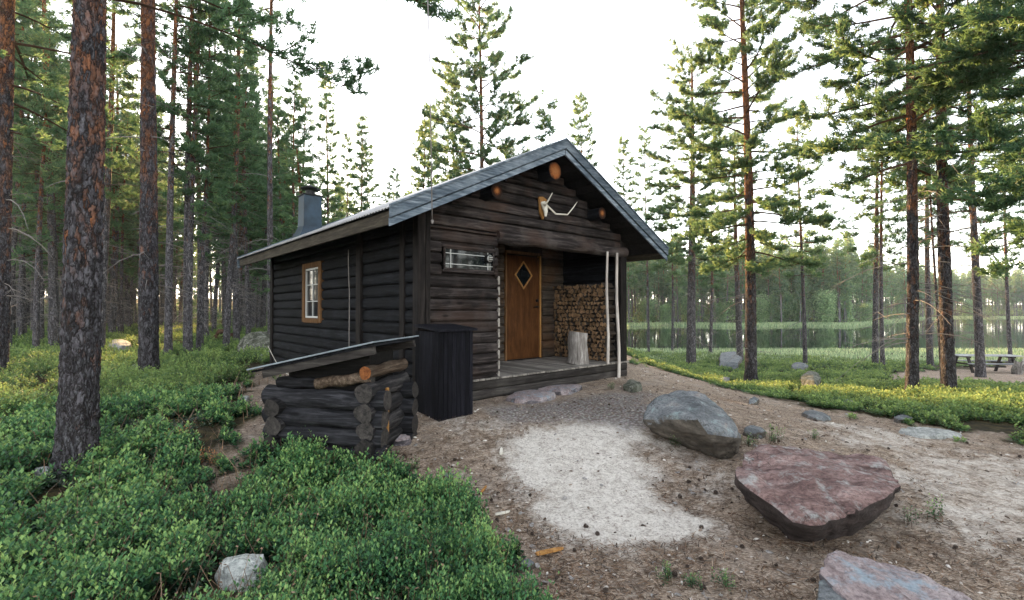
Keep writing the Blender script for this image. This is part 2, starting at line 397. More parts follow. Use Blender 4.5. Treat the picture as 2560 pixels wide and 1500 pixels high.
M['rock_moss'] = rockmat('mossy_boulder_rock', [(.03, .03, .028), (.08, .085, .06), (.16, .165, .13), (.25, .25, .21)], 5.0, (.30, .30, .26), (0.5, 0.6), 1.0)
M['pebble'] = rockmat('pale_pebble', [(.22, .21, .20), (.36, .34, .33), (.48, .46, .45), (.6, .58, .56)], 8.0)

# pine bark: dark fissured plates low down, orange flaking bark higher up ("h" = height fraction on the tree)
def bark(name, scale=1.0, fine=True, orange=(.23, .085, .030), plate=(.060, .055, .062), o0=0.30, o1=0.55):
    n = NT(name); h = n.attr("h")
    v = n.map((17 * scale, 17 * scale, 6.5 * scale)); dn = n.node("ShaderNodeVectorMath", operation='ADD')
    wn_ = n.node("ShaderNodeTexNoise"); wn_.inputs['Scale'].default_value = 2.0; n.link(v, wn_.inputs['Vector'])
    sc = n.node("ShaderNodeVectorMath", operation='SCALE'); n.link(wn_.outputs['Color'], sc.inputs[0]); sc.inputs['Scale'].default_value = 1.6
    n.link(v, dn.inputs[0]); n.link(sc.outputs[0], dn.inputs[1]); v = dn.outputs[0]
    e = n.vor(v, 1.0, 'DISTANCE_TO_EDGE'); cell = n.vor(v, 1.0, 'F1', 1)
    g = n.noise(n.map((1, 1, .45)), 30 * scale, 6, 0.7); big = n.noise(n.map((1, 1, .5)), 5.0 * scale, 5, 0.65)
    sep = n.node("ShaderNodeSeparateColor"); n.link(cell, sep.inputs[0])
    pl = n.mix(sep.outputs[0], tuple(x * .35 for x in plate), tuple(x * 1.5 for x in plate))
    pl = n.mix(n.ramp(g, [(0.46, 0.0), (0.70, 0.65)]), pl, (.20, .20, .22))
    org = n.mix(sep.outputs[1], tuple(x * .55 for x in orange), tuple(x * 1.25 for x in orange))
    om = n.math('ADD', h, n.math('MULTIPLY_ADD', big, 0.9, -0.45)); om = n.math('ADD', om, n.math('MULTIPLY_ADD', sep.outputs[2], 0.3, -0.15))
    om = n.ramp(om, [(o0, 0.0), (o1, 1.0)])
    col = n.mix(om, pl, org)
    col = n.mix(n.ramp(e, [(0.0, 0.92), (0.14, 0.0)]), col, (.014, .011, .010))
    n.bump(n.math('ADD', n.ramp(e, [(0.0, 0.0), (0.3, 1.0)]), n.math('MULTIPLY', g, 0.5)), 1.0, 0.02)
    return n.set(col, 0.9, 0.15)
M['bark_near'] = bark('pine_bark_near', 1.0, orange=(.27, .11, .05), o0=0.20, o1=0.50)
M['bark'] = bark('pine_bark', 1.3, orange=(.30, .12, .05), plate=(.15, .14, .15), o0=0.36, o1=0.60)
M['twig'] = plain('dead_grey_twig', (.22, .20, .19), 0.9, 0, 0.1, 0.3, 5)
M['limb'] = plain('brown_limb', (.085, .05, .032), 0.9, 0, 0.1, 0.4, 3)
def leafmat(name, cols, trans=0.35, rough=0.6, spec=0.3, rndobj=0.25, pos=0.0):
    n = NT(name); r = n.attr("rnd")
    if rndobj: r = n.math('ADD', r, n.math('MULTIPLY_ADD', n.objrand(), rndobj, -rndobj / 2))
    if pos: r = n.math('ADD', r, n.math('MULTIPLY_ADD', n.noise(n.map(), pos, 3), 0.9, -0.45))
    col = n.ramp(r, cols); n.set(col, rough, spec)
    tr = n.node("ShaderNodeBsdfTranslucent"); hs_ = n.node("ShaderNodeHueSaturation"); hs_.inputs['Value'].default_value = 3.0; hs_.inputs['Hue'].default_value = 0.46
    n.link(col, hs_.inputs['Color']); tm = n.mix(0.14, hs_.outputs[0], (.42, .30, .07)); n.link(tm, tr.inputs[0])
    mx = n.node("ShaderNodeMixShader"); mx.inputs[0].default_value = trans
    n.link(n.p.outputs[0], mx.inputs[1]); n.link(tr.outputs[0], mx.inputs[2]); n.link(mx.outputs[0], n.out.inputs[0])
    return n.m
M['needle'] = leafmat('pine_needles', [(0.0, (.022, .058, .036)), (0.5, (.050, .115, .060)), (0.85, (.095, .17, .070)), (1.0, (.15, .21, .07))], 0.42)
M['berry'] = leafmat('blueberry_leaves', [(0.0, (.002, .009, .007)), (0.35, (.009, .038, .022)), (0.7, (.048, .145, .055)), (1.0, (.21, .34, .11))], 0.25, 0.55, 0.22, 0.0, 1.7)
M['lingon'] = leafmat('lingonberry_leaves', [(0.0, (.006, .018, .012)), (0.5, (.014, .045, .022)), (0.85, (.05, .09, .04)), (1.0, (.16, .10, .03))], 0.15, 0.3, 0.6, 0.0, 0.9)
M['berry_right'] = leafmat('bright_green_leaves', [(0.0, (.014, .042, .018)), (0.4, (.045, .11, .038)), (0.75, (.115, .19, .06)), (1.0, (.20, .30, .09))], 0.22, 0.6, 0.2, 0.0, 0.7)  # brighter green leaf colours for the slope and forest undergrowth
M['birch'] = leafmat('pale_birch_leaves', [(0.0, (.06, .13, .06)), (0.5, (.13, .23, .11)), (1.0, (.24, .34, .18))], 0.4)
M['thicket'] = leafmat('thicket_leaves', [(0.0, (.02, .05, .025)), (0.5, (.05, .11, .045)), (1.0, (.12, .20, .08))], 0.3)
M['reed'] = leafmat('pale_reed_blades', [(0.0, (.07, .14, .07)), (0.5, (.15, .24, .13)), (1.0, (.32, .38, .22))], 0.4)
M['litter'] = leafmat('dry_needles', [(0.0, (.025, .018, .014)), (0.5, (.11, .065, .04)), (0.85, (.24, .15, .09)), (1.0, (.42, .34, .27))], 0.05)
M['chips'] = leafmat('bark_and_gravel_bits', [(0.0, (.02, .015, .012)), (0.45, (.10, .065, .045)), (0.7, (.26, .20, .16)), (1.0, (.58, .54, .50))], 0.0)
M['dry'] = leafmat('dry_orange_twig_leaves', [(0.0, (.15, .06, .02)), (1.0, (.36, .18, .06))], 0.3)

# ================================================================== SETTING: ground and lake
GL = gpoly([(-900, 1800), (1480, 1800), (1350, 1500), (1190, 1375), (1140, 1270), (1020, 1200), (965, 1160), (900, 1150), (700, 1150), (640, 1120),
            (640, 960), (690, 900), (690, 845), (-1200, 845)])
DS = gpoly([(560, 905), (690, 890), (690, 960), (668, 1000), (664, 1140), (760, 1165), (700, 1200), (560, 1250), (450, 1250), (440, 1190), (560, 1130), (600, 1060), (590, 960)])
GR = gpoly([(1628, 870), (1645, 925), (1700, 940), (1800, 958), (1905, 990), (2030, 1012), (2150, 1042), (2300, 1058), (2430, 1075), (2560, 1105), (2900, 1180), (4300, 1300), (4300, 905)])
PIC = gpoly([(2200, 935), (2330, 925), (2600, 905), (3000, 925), (3000, 985), (2560, 968), (2330, 962), (2230, 950)])
SAND = [gpoly(p) for p in (
    [(1290, 1062), (1450, 1048), (1600, 1068), (1640, 1110), (1620, 1180), (1650, 1245), (1800, 1320), (1710, 1365), (1580, 1395), (1450, 1360), (1320, 1300), (1290, 1240), (1230, 1180), (1195, 1130), (1230, 1085)],)]
SANDB = [gpoly(p) for p in (
    [(2230, 1130), (2420, 1140), (2700, 1160), (2900, 1400), (2560, 1480), (2400, 1380), (2260, 1300), (2240, 1200)],
    [(1030, 1035), (1200, 1030), (1300, 1050), (1200, 1095), (1060, 1080)],
    [(1980, 1060), (2200, 1065), (2350, 1110), (2300, 1150), (2050, 1110)],
    [(1600, 1180), (1840, 1160), (1850, 1230), (1700, 1240)])]
GRAV = gpoly([(1200, 1030), (1420, 995), (1600, 975), (1640, 1040), (1590, 1068), (1440, 1050), (1280, 1060)])

def masks(x, y):
    x = np.asarray(x, float); y = np.asarray(y, float)
    d = np.sqrt(x * x + y * y)
    green = np.maximum(soft_poly(x, y, GL, 0.22, 1, 1.5) * (1 - 0.62 * soft_poly(x, y, DS, 0.25, 2, 1.6)), soft_poly(x, y, GR, 0.6, 3, 2.6) * (1 - 0.9 * soft_poly(x, y, PIC, 0.5, 7)))
    forest = ((y > 11) & (x < 0.05 * y)) | (y > 30) | (x < -7) | (y < -1) | ((y > 17) & (x < 8)) | ((x > 14) & (y < 14))
    green = np.where(forest & (green < 0.5) & ~((y > 12) & (x > 0) & in_poly(x, y, PIC)), 0.85, green)
    sand = soft_poly(x, y, SAND[0], 0.22, 4, 1.5)
    for s_ in SANDB: sand = np.maximum(sand, 0.55 * soft_poly(x, y, s_, 0.35, 5, 2.0))
    grav = soft_poly(x, y, GRAV, 0.15, 6)
    return green, sand, grav

def build_ground():
    ang = np.concatenate([np.arange(-62, 62.01, 0.35), np.arange(65, 297, 3.0)]) * math.pi / 180
    na = len(ang); nr = 285
    rad = 0.6 * (1100 / 0.6) ** (np.arange(nr) / (nr - 1))
    R, A = np.meshgrid(rad, ang, indexing='ij')
    X = R * np.sin(A); Y = R * np.cos(A)
    Z = ground(X.ravel(), Y.ravel()).reshape(X.shape)
    g, sd, gv = masks(X.ravel(), Y.ravel())
    fine = (0.014 * (fbm(X * 9, Y * 9, 77, 3) - 0.5) + .03 * (fbm(X * 2.6, Y * 2.6, 78, 3) - .5) * (np.minimum(R, 6) / 6)) * (np.minimum(R, 12) < 12)
    Z = Z + fine
    vs = np.stack([X.ravel(), Y.ravel(), Z.ravel()], 1)
    vs = np.vstack([vs, [[0, 0, gz(0, 0)]]]); c = len(vs) - 1
    i, j = np.meshgrid(np.arange(nr - 1), np.arange(na), indexing='ij'); j2 = (j + 1) % na
    q = np.stack([i * na + j, (i + 1) * na + j, (i + 1) * na + j2, i * na + j2], -1).reshape(-1, 4)[:, ::-1]
    tri = np.stack([np.full(na, c), np.arange(na), (np.arange(na) + 1) % na], 1)[:, ::-1]
    flat = np.concatenate([q.ravel(), tri.ravel()]); nper = np.concatenate([np.full(len(q), 4), np.full(len(tri), 3)])
    n = NT('forest_floor')
    a = n.node("ShaderNodeAttribute", attribute_name="mask"); sp = n.node("ShaderNodeSeparateColor"); n.link(a.outputs['Color'], sp.inputs[0])
    v = n.map((1, 1, 1)); vs_ = n.map((1.0, 1.0, 1.0))
    fine_ = n.noise(v, 55, 6, 0.8, 0.5); med = n.noise(v, 9, 7, 0.72, 0.4); big = n.noise(v, 1.6, 5, 0.6)
    rot = n.node("ShaderNodeMapping"); rot.inputs['Rotation'].default_value = (0, 0, 0.5); rot.inputs['Scale'].default_value = (30, 120, 30); n.link(n.co.outputs['Object'], rot.inputs[0])
    rot2 = n.node("ShaderNodeMapping"); rot2.inputs['Rotation'].default_value = (0, 0, 2.1); rot2.inputs['Scale'].default_value = (36, 140, 30); n.link(n.co.outputs['Object'], rot2.inputs[0])
    s1 = n.noise(rot.outputs[0], 1.0, 4, 0.7, 0.9); s2 = n.noise(rot2.outputs[0], 1.0, 4, 0.7, 0.9)
    st = n.math('MAXIMUM', s1, s2)
    litter = n.ramp(st, [(0.42, (.028, .020, .016)), (0.50, (.25, .18, .13)), (0.59, (.47, .37, .285)), (0.70, (.72, .66, .60))])
    litter = n.mix(n.ramp(med, [(0.35, 0.65), (0.55, 0.0)]), litter, (.07, .05, .038))
    litter = n.mix(n.ramp(big, [(0.5, 0.0), (0.72, 0.45)]), litter, (.34, .30, .27))
    sandc = n.ramp(n.math('ADD', n.math('MULTIPLY', fine_, .6), n.math('MULTIPLY', n.noise(v, 14, 7, .75, .8), .4)), [(0.36, (.17, .14, .12)), (0.44, (.42, .37, .33)), (0.52, (.70, .65, .59)), (0.66, (.80, .76, .71))])
    spk = n.ramp(n.vor(v, 26, 'F1'), [(0.10, 1.0), (0.20, 0.0)])
    sandc = n.mix(n.math('MULTIPLY', spk, 0.5), sandc, (.12, .09, .07))
    sm = n.math('ADD', sp.outputs[0], n.math('MULTIPLY_ADD', med, 1.5, -0.78)); sm = n.math('ADD', sm, n.math('MULTIPLY_ADD', n.noise(v, 3.2, 5, .65), 1.2, -.62)); sm = n.math('ADD', sm, n.math('MULTIPLY_ADD', st, 1.3, -0.70))
    sm = n.ramp(sm, [(0.10, 0.0), (0.85, 1.0)])
    col = n.mix(sm, litter, sandc)
    pv = n.node("ShaderNodeTexVoronoi"); pv.inputs['Scale'].default_value = 30; n.link(v, pv.inputs['Vector'])
    pc = n.node("ShaderNodeHueSaturation"); pc.inputs['Saturation'].default_value = 0.16; pc.inputs['Value'].default_value = 0.55; n.link(pv.outputs['Color'], pc.inputs['Color'])
    gr = n.mix(n.ramp(pv.outputs['Distance'], [(0.35, 0.0), (0.6, 0.9)]), pc.outputs[0], (.05, .04, .035))
    gr = n.mix(0.45, gr, (.25, .21, .195))
    col = n.mix(n.math('MULTIPLY', sp.outputs[2], 0.85), col, gr)
    moss = n.ramp(n.noise(v, 6, 6, 0.75), [(0.35, (.016, .015, .010)), (0.5, (.045, .038, .022)), (0.65, (.095, .075, .035)), (0.8, (.16, .10, .055))])
    gm = n.math('ADD', sp.outputs[1], n.math('MULTIPLY_ADD', med, 0.8, -0.4)); gm = n.ramp(gm, [(0.35, 0.0), (0.6, 1.0)])
    col = n.mix(gm, col, moss)
    n.bump(n.math('ADD', n.math('MULTIPLY', st, 0.6), n.math('MULTIPLY', med, 1.2)), 0.9, 0.025); n.set(col, 0.95, 0.1)
    me = np_mesh('ground', vs, flat, nper, None, [n.m], True)
    ca = me.color_attributes.new("mask", 'FLOAT_COLOR', 'POINT')
    arr = np.zeros((len(vs), 4), np.float32); arr[:-1, 0] = sd; arr[:-1, 1] = g; arr[:-1, 2] = gv; arr[:, 3] = 1
    ca.data.foreach_set("color", arr.ravel())
    o = obj_from(me, 'ground'); tag(o, 'forest floor of pine litter, pale sand and moss', None, None, 'structure'); return o
build_ground()

def build_lake():
    n = NT('lake_water'); v = n.map((0.55, 3.2, 1)); w = n.noise(v, 1.0, 4, 0.6); w2 = n.noise(n.map((0.06, 0.35, 1)), 1.0, 3)
    n.bump(n.math('MULTIPLY', w, n.ramp(w2, [(0.4, 0.15), (0.7, 1.0)])), 0.06, 0.03); n.set((.004, .010, .009), 0.035, 1.0); n.p.inputs['IOR'].default_value = 1.6
    mb = MB(); mb.add([(-40, 29, LAKE_Z), (420, 29, LAKE_Z), (420, 260, LAKE_Z), (-40, 260, LAKE_Z)], [(0, 1, 2, 3)])
    o = mb.build('lake', n.m); tag(o, 'calm dark forest lake mirroring the far shore', None, None, 'structure')
build_lake()

# ================================================================== CABIN
CBX, CBY, CBZ, CRZ = -1.17, 6.05, 0.28, math.radians(41.5)
cabin = empty('log_cabin', (CBX, CBY, CBZ), CRZ)
tag(cabin, 'dark brown timber cabin with open porch, rust brown door and weathered blue grey bargeboards', 'cabin')
CM = Matrix.Translation((CBX, CBY, CBZ)) @ Matrix.Rotation(CRZ, 4, 'Z')
WID, LEN, REC, CLW = 4.36, 6.40, 1.44, 1.26       # facade width, depth, porch recess, width of the closed front corner
EX0, EX1, EZ, AX, AZ = -0.65, 5.01, 2.40, 2.18, 3.79
SL = (AZ - EZ) / (AX - EX0)
def roof_z(x): return AZ - abs(x - AX) * SL
DZ = 0.30
BH = 0.152
def facade_part(name, x0, x1, z0, z1, holes=(), yb=0.0, mat='wall_x', under_roof=False, th=0.05, back=0.05):
    """horizontal boards facing -y"""
    mb = MB(); z = z0
    while z < z1 - 0.02:
        h = BH * random.uniform(0.96, 1.04); h = min(h, z1 - z)
        a, b = x0, x1
        if under_roof:
            lim = AX - (AZ - 0.20 - (z + h * 0.5)) / SL
            a = max(x0, lim); b = min(x1, 2 * AX - lim)
            if b - a < 0.2: break
        spans = [(a, b)]
        for (hx0, hx1, hz0, hz1) in holes:
            if z + h * 0.5 > hz0 and z + h * 0.5 < hz1:
                spans = [(a, hx0), (hx1, b)]
        for (sa, sb) in spans:
            if sb - sa > 0.04:
                mb.plank((sa + random.uniform(0, .006), yb, z + 0.010), (sb - sa - 0.01, 0, 0), (0, 0, h - 0.020), (0, -th * random.uniform(.85, 1.1), 0))
        z += h
    if not under_roof: 
        for (a, b) in ([(x0, x1)] if not holes else [(x0, holes[0][0]), (holes[0][1], x1)]): mb.box(a, b, yb + 0.001, yb + back, z0, z1, 0.0)
        if holes:
            mb.box(holes[0][0], holes[0][1], yb + 0.001, yb + back, z0, holes[0][2], 0.0); mb.box(holes[0][0], holes[0][1], yb + 0.001, yb + back, holes[0][3], z1, 0.0)
    return mb.build(name, M[mat], cabin)
WX0, WX1, WZ0, WZ1 = 0.32, 1.17, 1.79, 2.085
facade_part('front_wall', 0.10, CLW, 0.04, 2.36, [(WX0 - .02, WX1 + .02, WZ0 - .03, WZ1 + .04)])
tag(cabin.children[-1], 'brown board front wall beside the porch')
facade_part('gable', 0.02, WID - 0.02, 2.36, 3.70, under_roof=True)
# plain core behind the gable boards
mb = MB(); mb.add([(0, .03, 2.30), (WID, .03, 2.30), (WID, .03, roof_z(WID) - .2), (AX, .03, AZ - .2), (0, .03, roof_z(0) - .2), (0, .002, 2.30), (WID, .002, 2.30), (WID, .002, roof_z(WID) - .2), (AX, .002, AZ - .2), (0, .002, roof_z(0) - .2)],
   [(0, 1, 2, 3, 4), (5, 9, 8, 7, 6), (0, 5, 6, 1), (1, 6, 7, 2), (0, 4, 9, 5)]); mb.build('gable_core', M['under'], cabin)
# log beam under the gable across the porch
mb = MB(); mb.tube([(CLW - .02 + i * (WID - CLW + .02) / 8, -.02, 2.315 - .01 * math.sin(i * 2.2)) for i in range(9)], [.095 + .008 * math.sin(i * 1.7) for i in range(9)], 14, 0.7); mb.build('porch_beam', M['wall_x'], cabin)
# side wall facing -x, boards along y
def side_wall(name, xw, sgn, y0, y1, z0, z1, hole=None, mat='wall_y'):
    mb = MB(); z = z0
    while z < z1 - 0.02:
        h = min(0.175 * random.uniform(.95, 1.05), z1 - z); spans = [(y0, y1)]
        if hole and hole[2] < z + h * .5 < hole[3]: spans = [(y0, hole[0]), (hole[1], y1)]
        for a, b in spans:
            if b - a > .04: mb.plank((xw, a, z + .008), (0, b - a, 0), (0, 0, h - .016), (sgn * .05 * random.uniform(.85, 1.1), 0, 0))
        z += h
    s0, s1 = (xw, xw - sgn * .05); s0, s1 = min(s0, s1) , max(s0, s1)
    if hole:
        for (a, b, c, d) in ((y0, hole[0], z0, z1), (hole[1], y1, z0, z1), (hole[0], hole[1], z0, hole[2]), (hole[0], hole[1], hole[3], z1)): mb.box(s0 + .001, s1 - .001, a, b, c, d, 0.0)
    else: mb.box(s0 + .001, s1 - .001, y0, y1, z0, z1, 0.0)
    return mb.build(name, M[mat], cabin)
SY0, SY1, SZ0, SZ1 = 3.44, 4.16, 1.10, 2.03
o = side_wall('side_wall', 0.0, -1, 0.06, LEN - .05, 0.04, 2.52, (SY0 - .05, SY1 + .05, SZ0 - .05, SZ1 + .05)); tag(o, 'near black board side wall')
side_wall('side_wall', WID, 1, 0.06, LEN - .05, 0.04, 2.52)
facade_part('back_wall', 0.06, WID - .06, 0.04, 2.52, yb=LEN)
# porch inside: log wall behind, inner faces
mb = MB(); z = DZ
while z < 2.5:
    for (a, b) in ((CLW, 2.60), (3.60, WID - .14)):
        mb.plank((a, REC, z + .004), (b - a, 0, 0), (0, 0, .158), (0, -.055 * random.uniform(.9, 1.15), 0), jit=.006)
    z += .166
mb.box(CLW, WID, REC + .001, REC + .06, DZ, 2.6, 0.0)
o = mb.build('porch_wall', M['back'], cabin); tag(o, 'worn brown log wall behind the porch')
mb = MB(); z = DZ
while z < 2.5:
    mb.plank((WID - .10, .12, z + .004), (0, REC - .14, 0), (0, 0, .158), (-.05, 0, 0)); z += .166
mb.box(WID - .099, WID - .052, .1, REC, DZ, 2.6, 0.0); mb.build('porch_side_wall', M['wall_y'], cabin)
mb = MB(); mb.box(CLW - .05, CLW, .06, REC, DZ, 2.6, 0.0); mb.build('porch_side_wall', M['wall_y'], cabin)
mb = MB(); mb.box(CLW + .002, WID - .1, .03, REC, 2.56, 2.60, 0.2); mb.build('porch_ceiling', M['under'], cabin)
# corner posts
for (x0, x1, y0, y1, nm) in ((-.075, .035, -.075, .06, 'corner_post'), (.045, .115, -.07, 0.0, 'corner_post'), (-.07, 0.0, .30, .42, 'corner_post'),
                         (-.09, .0, 1.60, 1.76, 'wall_post'), (-.08, .03, LEN - .09, LEN + .07, 'corner_post'), (WID - .16, WID + .02, -.06, .10, 'corner_post')):
    mb = MB(); mb.box(x0, x1, y0, y1, 0.02, 2.50, None, 0, .008); mb.build(nm, M['post_z'], cabin)
mb = MB()
for k in range(1, 11): mb.box(CLW + .001, CLW + .034, -.045, -.005, .10 + k * .152, .10 + k * .152 + .12, .95, 0, .005)
o = mb.build('edge_board', M['deck'], cabin); tag(o, 'pale board ends at the porch opening')

# --- roof
TH = 0.035
def roof_slab(name, xe, mat, z_off=0.0, th=TH, y0=-.50, y1=LEN + .32):
    mb = MB(); sgn = 1 if xe < AX else -1
    vs = []
    for zz in (-.0, -th):
        for (x, z) in ((xe, EZ), (AX, AZ)):
            for y in (y0, y1): vs.append((x, y, z + zz + z_off))
    mb.add(vs, [(0, 1, 3, 2), (4, 6, 7, 5), (0, 4, 5, 1), (0, 2, 6, 4), (1, 5, 7, 3), (2, 3, 7, 6)]); return mb.build(name, mat, cabin)
# sheathing built of planks so that the underside shows board lines
def sheathing(xe):
    mb = MB(); n_ = 17; sgn = 1 if xe < AX else -1; L = Vector((AX - xe, 0, AZ - EZ)); N = Vector((-L.z, 0, L.x)) * sgn; N.normalize()
    for k in range(n_):
        a = k / n_; b = (k + 1) / n_
        p = Vector((xe, -.47, EZ)) + L * a
        mb.obox(p - N * .075 + Vector((0, 0, 0)), L * (b - a) * .965, (0, LEN + .75, 0), N * (.04 + .004 * (k % 2)))
    return mb.build('roof_sheathing', M['under'], cabin)
sheathing(EX0 + .03); sheathing(EX1 - .03)
def corrugated(xe):
    y0, y1 = -.49, LEN + .34; ny = int((y1 - y0) / .0095); ys = np.linspace(y0, y1, ny); am = .010
    zc = am * np.sin(ys / .076 * 2 * math.pi); xs = np.array([xe - .05 * (1 if xe < AX else -1), AX])
    vs = []
    for off in (0.0, -.004):
        for x in xs:
            zz = AZ - abs(x - AX) * SL + .012
            vs.append(np.stack([np.full(ny, x), ys, zz + zc + off], 1))
    vs = np.vstack(vs); i = np.arange(ny - 1)
    q = [np.stack([i, i + 1, i + 1 + ny, i + ny], 1), np.stack([i + 2 * ny, i + 3 * ny, i + 1 + 3 * ny, i + 1 + 2 * ny], 1), np.stack([i, i + 2 * ny, i + 1 + 2 * ny, i + 1], 1), np.stack([i + ny, i + 1 + ny, i + 1 + 3 * ny, i + 3 * ny], 1)]
    q = np.vstack(q); me = np_mesh('roof_sheet', vs, q.ravel(), np.full(len(q), 4), None, [M['roofmetal']]); o = obj_from(me, 'roof', cabin); return o
o = corrugated(EX0); tag(o, 'corrugated grey metal roof sheet'); corrugated(EX1)
mb = MB(); mb.add([(AX - .16, -.50, AZ + .025 - .16 * SL), (AX, -.50, AZ + .045), (AX + .16, -.50, AZ + .025 - .16 * SL), (AX - .16, LEN + .35, AZ + .025 - .16 * SL), (AX, LEN + .35, AZ + .045), (AX + .16, LEN + .35, AZ + .025 - .16 * SL)], [(0, 1, 4, 3), (1, 2, 5, 4)]); mb.build('ridge_cap', M['roofmetal'], cabin)
# bargeboards: upper wide, lower narrow, on front and back
for yb, dy in ((-.50, -.03), (LEN + .33, .03)):
    for sgn, xe in ((1, EX0), (-1, EX1)):
        L = Vector((AX - xe, 0, AZ - EZ)); u = L.normalized(); dn = Vector((0, 0, -1))
        mb = MB(); o_ = Vector((xe - u.x * .04, yb, EZ + .022 - u.z * .04))
        for k in range(12):
            a, b = k / 12, (k + 1) / 12
            mb.obox(o_ + L * a * 1.014 + Vector((0, random.uniform(-.001, .001), 0)), L * (b - a) * 1.0145, (0, dy, 0), (0, 0, -.128 + random.uniform(-.002, .002)), 0.5 + .08 * sgn)
        mb.build('bargeboard', M['barge'], cabin)
        mb = MB(); mb.obox(o_ + Vector((0, -dy * .6, -.130)), L * 1.010, (0, dy * .5, 0), (0, 0, -.02), 0.1); mb.obox(o_ + Vector((0, -dy * .4, -.148)), L * 1.010, (0, dy * .8, 0), (0, 0, -.078), 0.9); mb.build('bargeboard', M['barge'], cabin)
        mb = MB(); mb.obox(o_ + Vector((0, dy * -.1, 0)), L * 1.014, (0, dy * 1.7, 0), (0, 0, .022), 0.9); mb.build('barge_trim', M['barge'], cabin)
# fascia boards at the eaves
for xe, s in ((EX0, 1), (EX1, -1)):
    mb = MB(); x0, x1 = sorted((xe, xe + s * .035)); mb.box(x0, x1, -.47, LEN + .30, EZ - .185, EZ - .03, .5, 0, .004); mb.build('fascia', M['fascia'], cabin)
# purlins
for x, z, r in ((AX, AZ - .40, .135), (1.02, roof_z(1.02) - .33, .100), (2 * AX - 1.02, roof_z(1.02) - .33, .100)):
    y0 = -.30 if abs(x - AX) < 2 else -.20
    mb = MB(); n_ = 9; mb.tube([(0, (LEN + .4) * i / n_, .006 * math.sin(i * 1.9 + x) * (i > 0)) for i in range(n_ + 1)], [r * (1 + .03 * math.sin(i * 2.3)) for i in range(n_ + 1)], 22, .6, 0, True, .04, True, 1)
    pu = mb.build('purlin', [M['wall_y'], M['ridge_end'] if r > .12 else M['purlin_end']], cabin); pu.location = (x, y0, z)
# --- windows
def window(parent, o_, U, V, W, cols, rows, inset=None, fw=.035, mat='white', bw=.012, glassback=.02):
    """frame at origin o_ with width vector U, height V, outward W (unit)"""
    o_, U, V, W = Vector(o_), Vector(U), Vector(V), Vector(W); u, v = U.normalized(), V.normalized()
    fr = MB()
    fr.obox(o_, u * U.length, v * fw, W * .03); fr.obox(o_ + V - v * fw, u * U.length, v * fw, W * .03)
    fr.obox(o_ + v * fw, u * fw, V - v * fw * 2, W * .03); fr.obox(o_ + U - u * fw + v * fw, u * fw, V - v * fw * 2, W * .03)
    win = fr.build('window', M[mat], parent)
    mu = MB()
    xs = [i / cols for i in range(1, cols)] if inset is None else [inset[0], 1 - inset[0]]
    ys = [i / rows for i in range(1, rows)] if inset is None else [inset[1], 1 - inset[1]]
    for t in xs: mu.obox(o_ + U * t - u * bw / 2 + v * fw, u * bw, V - v * 2 * fw, W * .022)
    for t in ys: mu.obox(o_ + V * t - v * bw / 2 + u * fw, U - u * 2 * fw, v * bw, W * .018)
    mu.build('muntin', M['white'], win)
    g = MB(); g.obox(o_ + u * fw * .5 + v * fw * .5 - W * .004, U - u * fw, V - v * fw, W * .008); g.build('pane', M['glass'], win)
    return win
window(cabin, (WX0, -.035, WZ0), (WX1 - WX0, 0, 0), (0, 0, WZ1 - WZ0), (0, -1, 0), 3, 3, (.13, .26), .022, 'wall_x', .009)
tag(cabin.children[-1], 'low wide window with fine white bars')
mb = MB(); mb.box(WX0 - .03, WX1 + .03, -.075, .0, WZ0 - .035, WZ0 - .004, .8, 0, .005); mb.build('window_sill', M['wall_x'], cabin)
mb = MB(); mb.box(WX0 - .03, WX1 + .03, -.060, .0, WZ1 + .004, WZ1 + .035, .8, 0, .005); mb.build('window_head', M['wall_x'], cabin)
window(cabin, (-.02, SY1, SZ0), (0, SY0 - SY1, 0), (0, 0, SZ1 - SZ0), (-1, 0, 0), 2, 3, None, .035, 'white', .016)
tag(cabin.children[-1], 'tall six pane side window')
for (a, b, c, d) in ((SY0 - .13, SY0 - .01, SZ0 - .08, SZ1 + .10), (SY1 + .01, SY1 + .13, SZ0 - .08, SZ1 + .10)):
    mb = MB(); mb.box(-.075, -.002, a, b, c, d, .6, 0, .006); mb.build('window_casing', M['wframe'], cabin)
mb = MB(); mb.box(-.085, -.002, SY0 - .01 + .002, SY1 + .01 - .002, SZ0 - .09, SZ0 - .004, .6, 0, .006); mb.build('window_casing', M['wframe'], cabin)
mb = MB(); mb.box(-.075, -.002, SY0 - .01 + .002, SY1 + .01 - .002, SZ1 + .004, SZ1 + .10, .6, 0, .006); mb.build('window_casing', M['wframe'], cabin)
# --- door
DX0, DX1 = 2.64, 3.50
mb = MB(); mb.box(DX0, DX1, REC - .06, REC - .012, DZ + .02, 2.28, .5, 0, .004); door = mb.build('door', M['door'], cabin); tag(door, 'rust brown door with diamond light')
cx, cz, hw, hh = 3.07, 1.915, .215, .255
mb = MB()
pts = [(cx - hw, cz), (cx, cz + hh), (cx + hw, cz), (cx, cz - hh)]
for i in range(4):
    a, b = Vector((pts[i][0], 0, pts[i][1])), Vector((pts[(i + 1) % 4][0], 0, pts[(i + 1) % 4][1])); u = (b - a).normalized(); nn = Vector((0, -1, 0)); q = u.cross(nn)
    mb.obox(a + Vector((0, REC - .061, 0)) - u * .01 - q * .0125, u * ((b - a).length + .02), q * .025, nn * (.018 + .001 * i))
mb.build('door_light_trim', M['trim'], door)
mb = MB(); mb.add([(x, REC - .064, z) for x, z in pts] + [(x, REC - .0605, z) for x, z in pts], [(0, 1, 2, 3), (4, 7, 6, 5)]); mb.build('door_light', M['glass'], door)
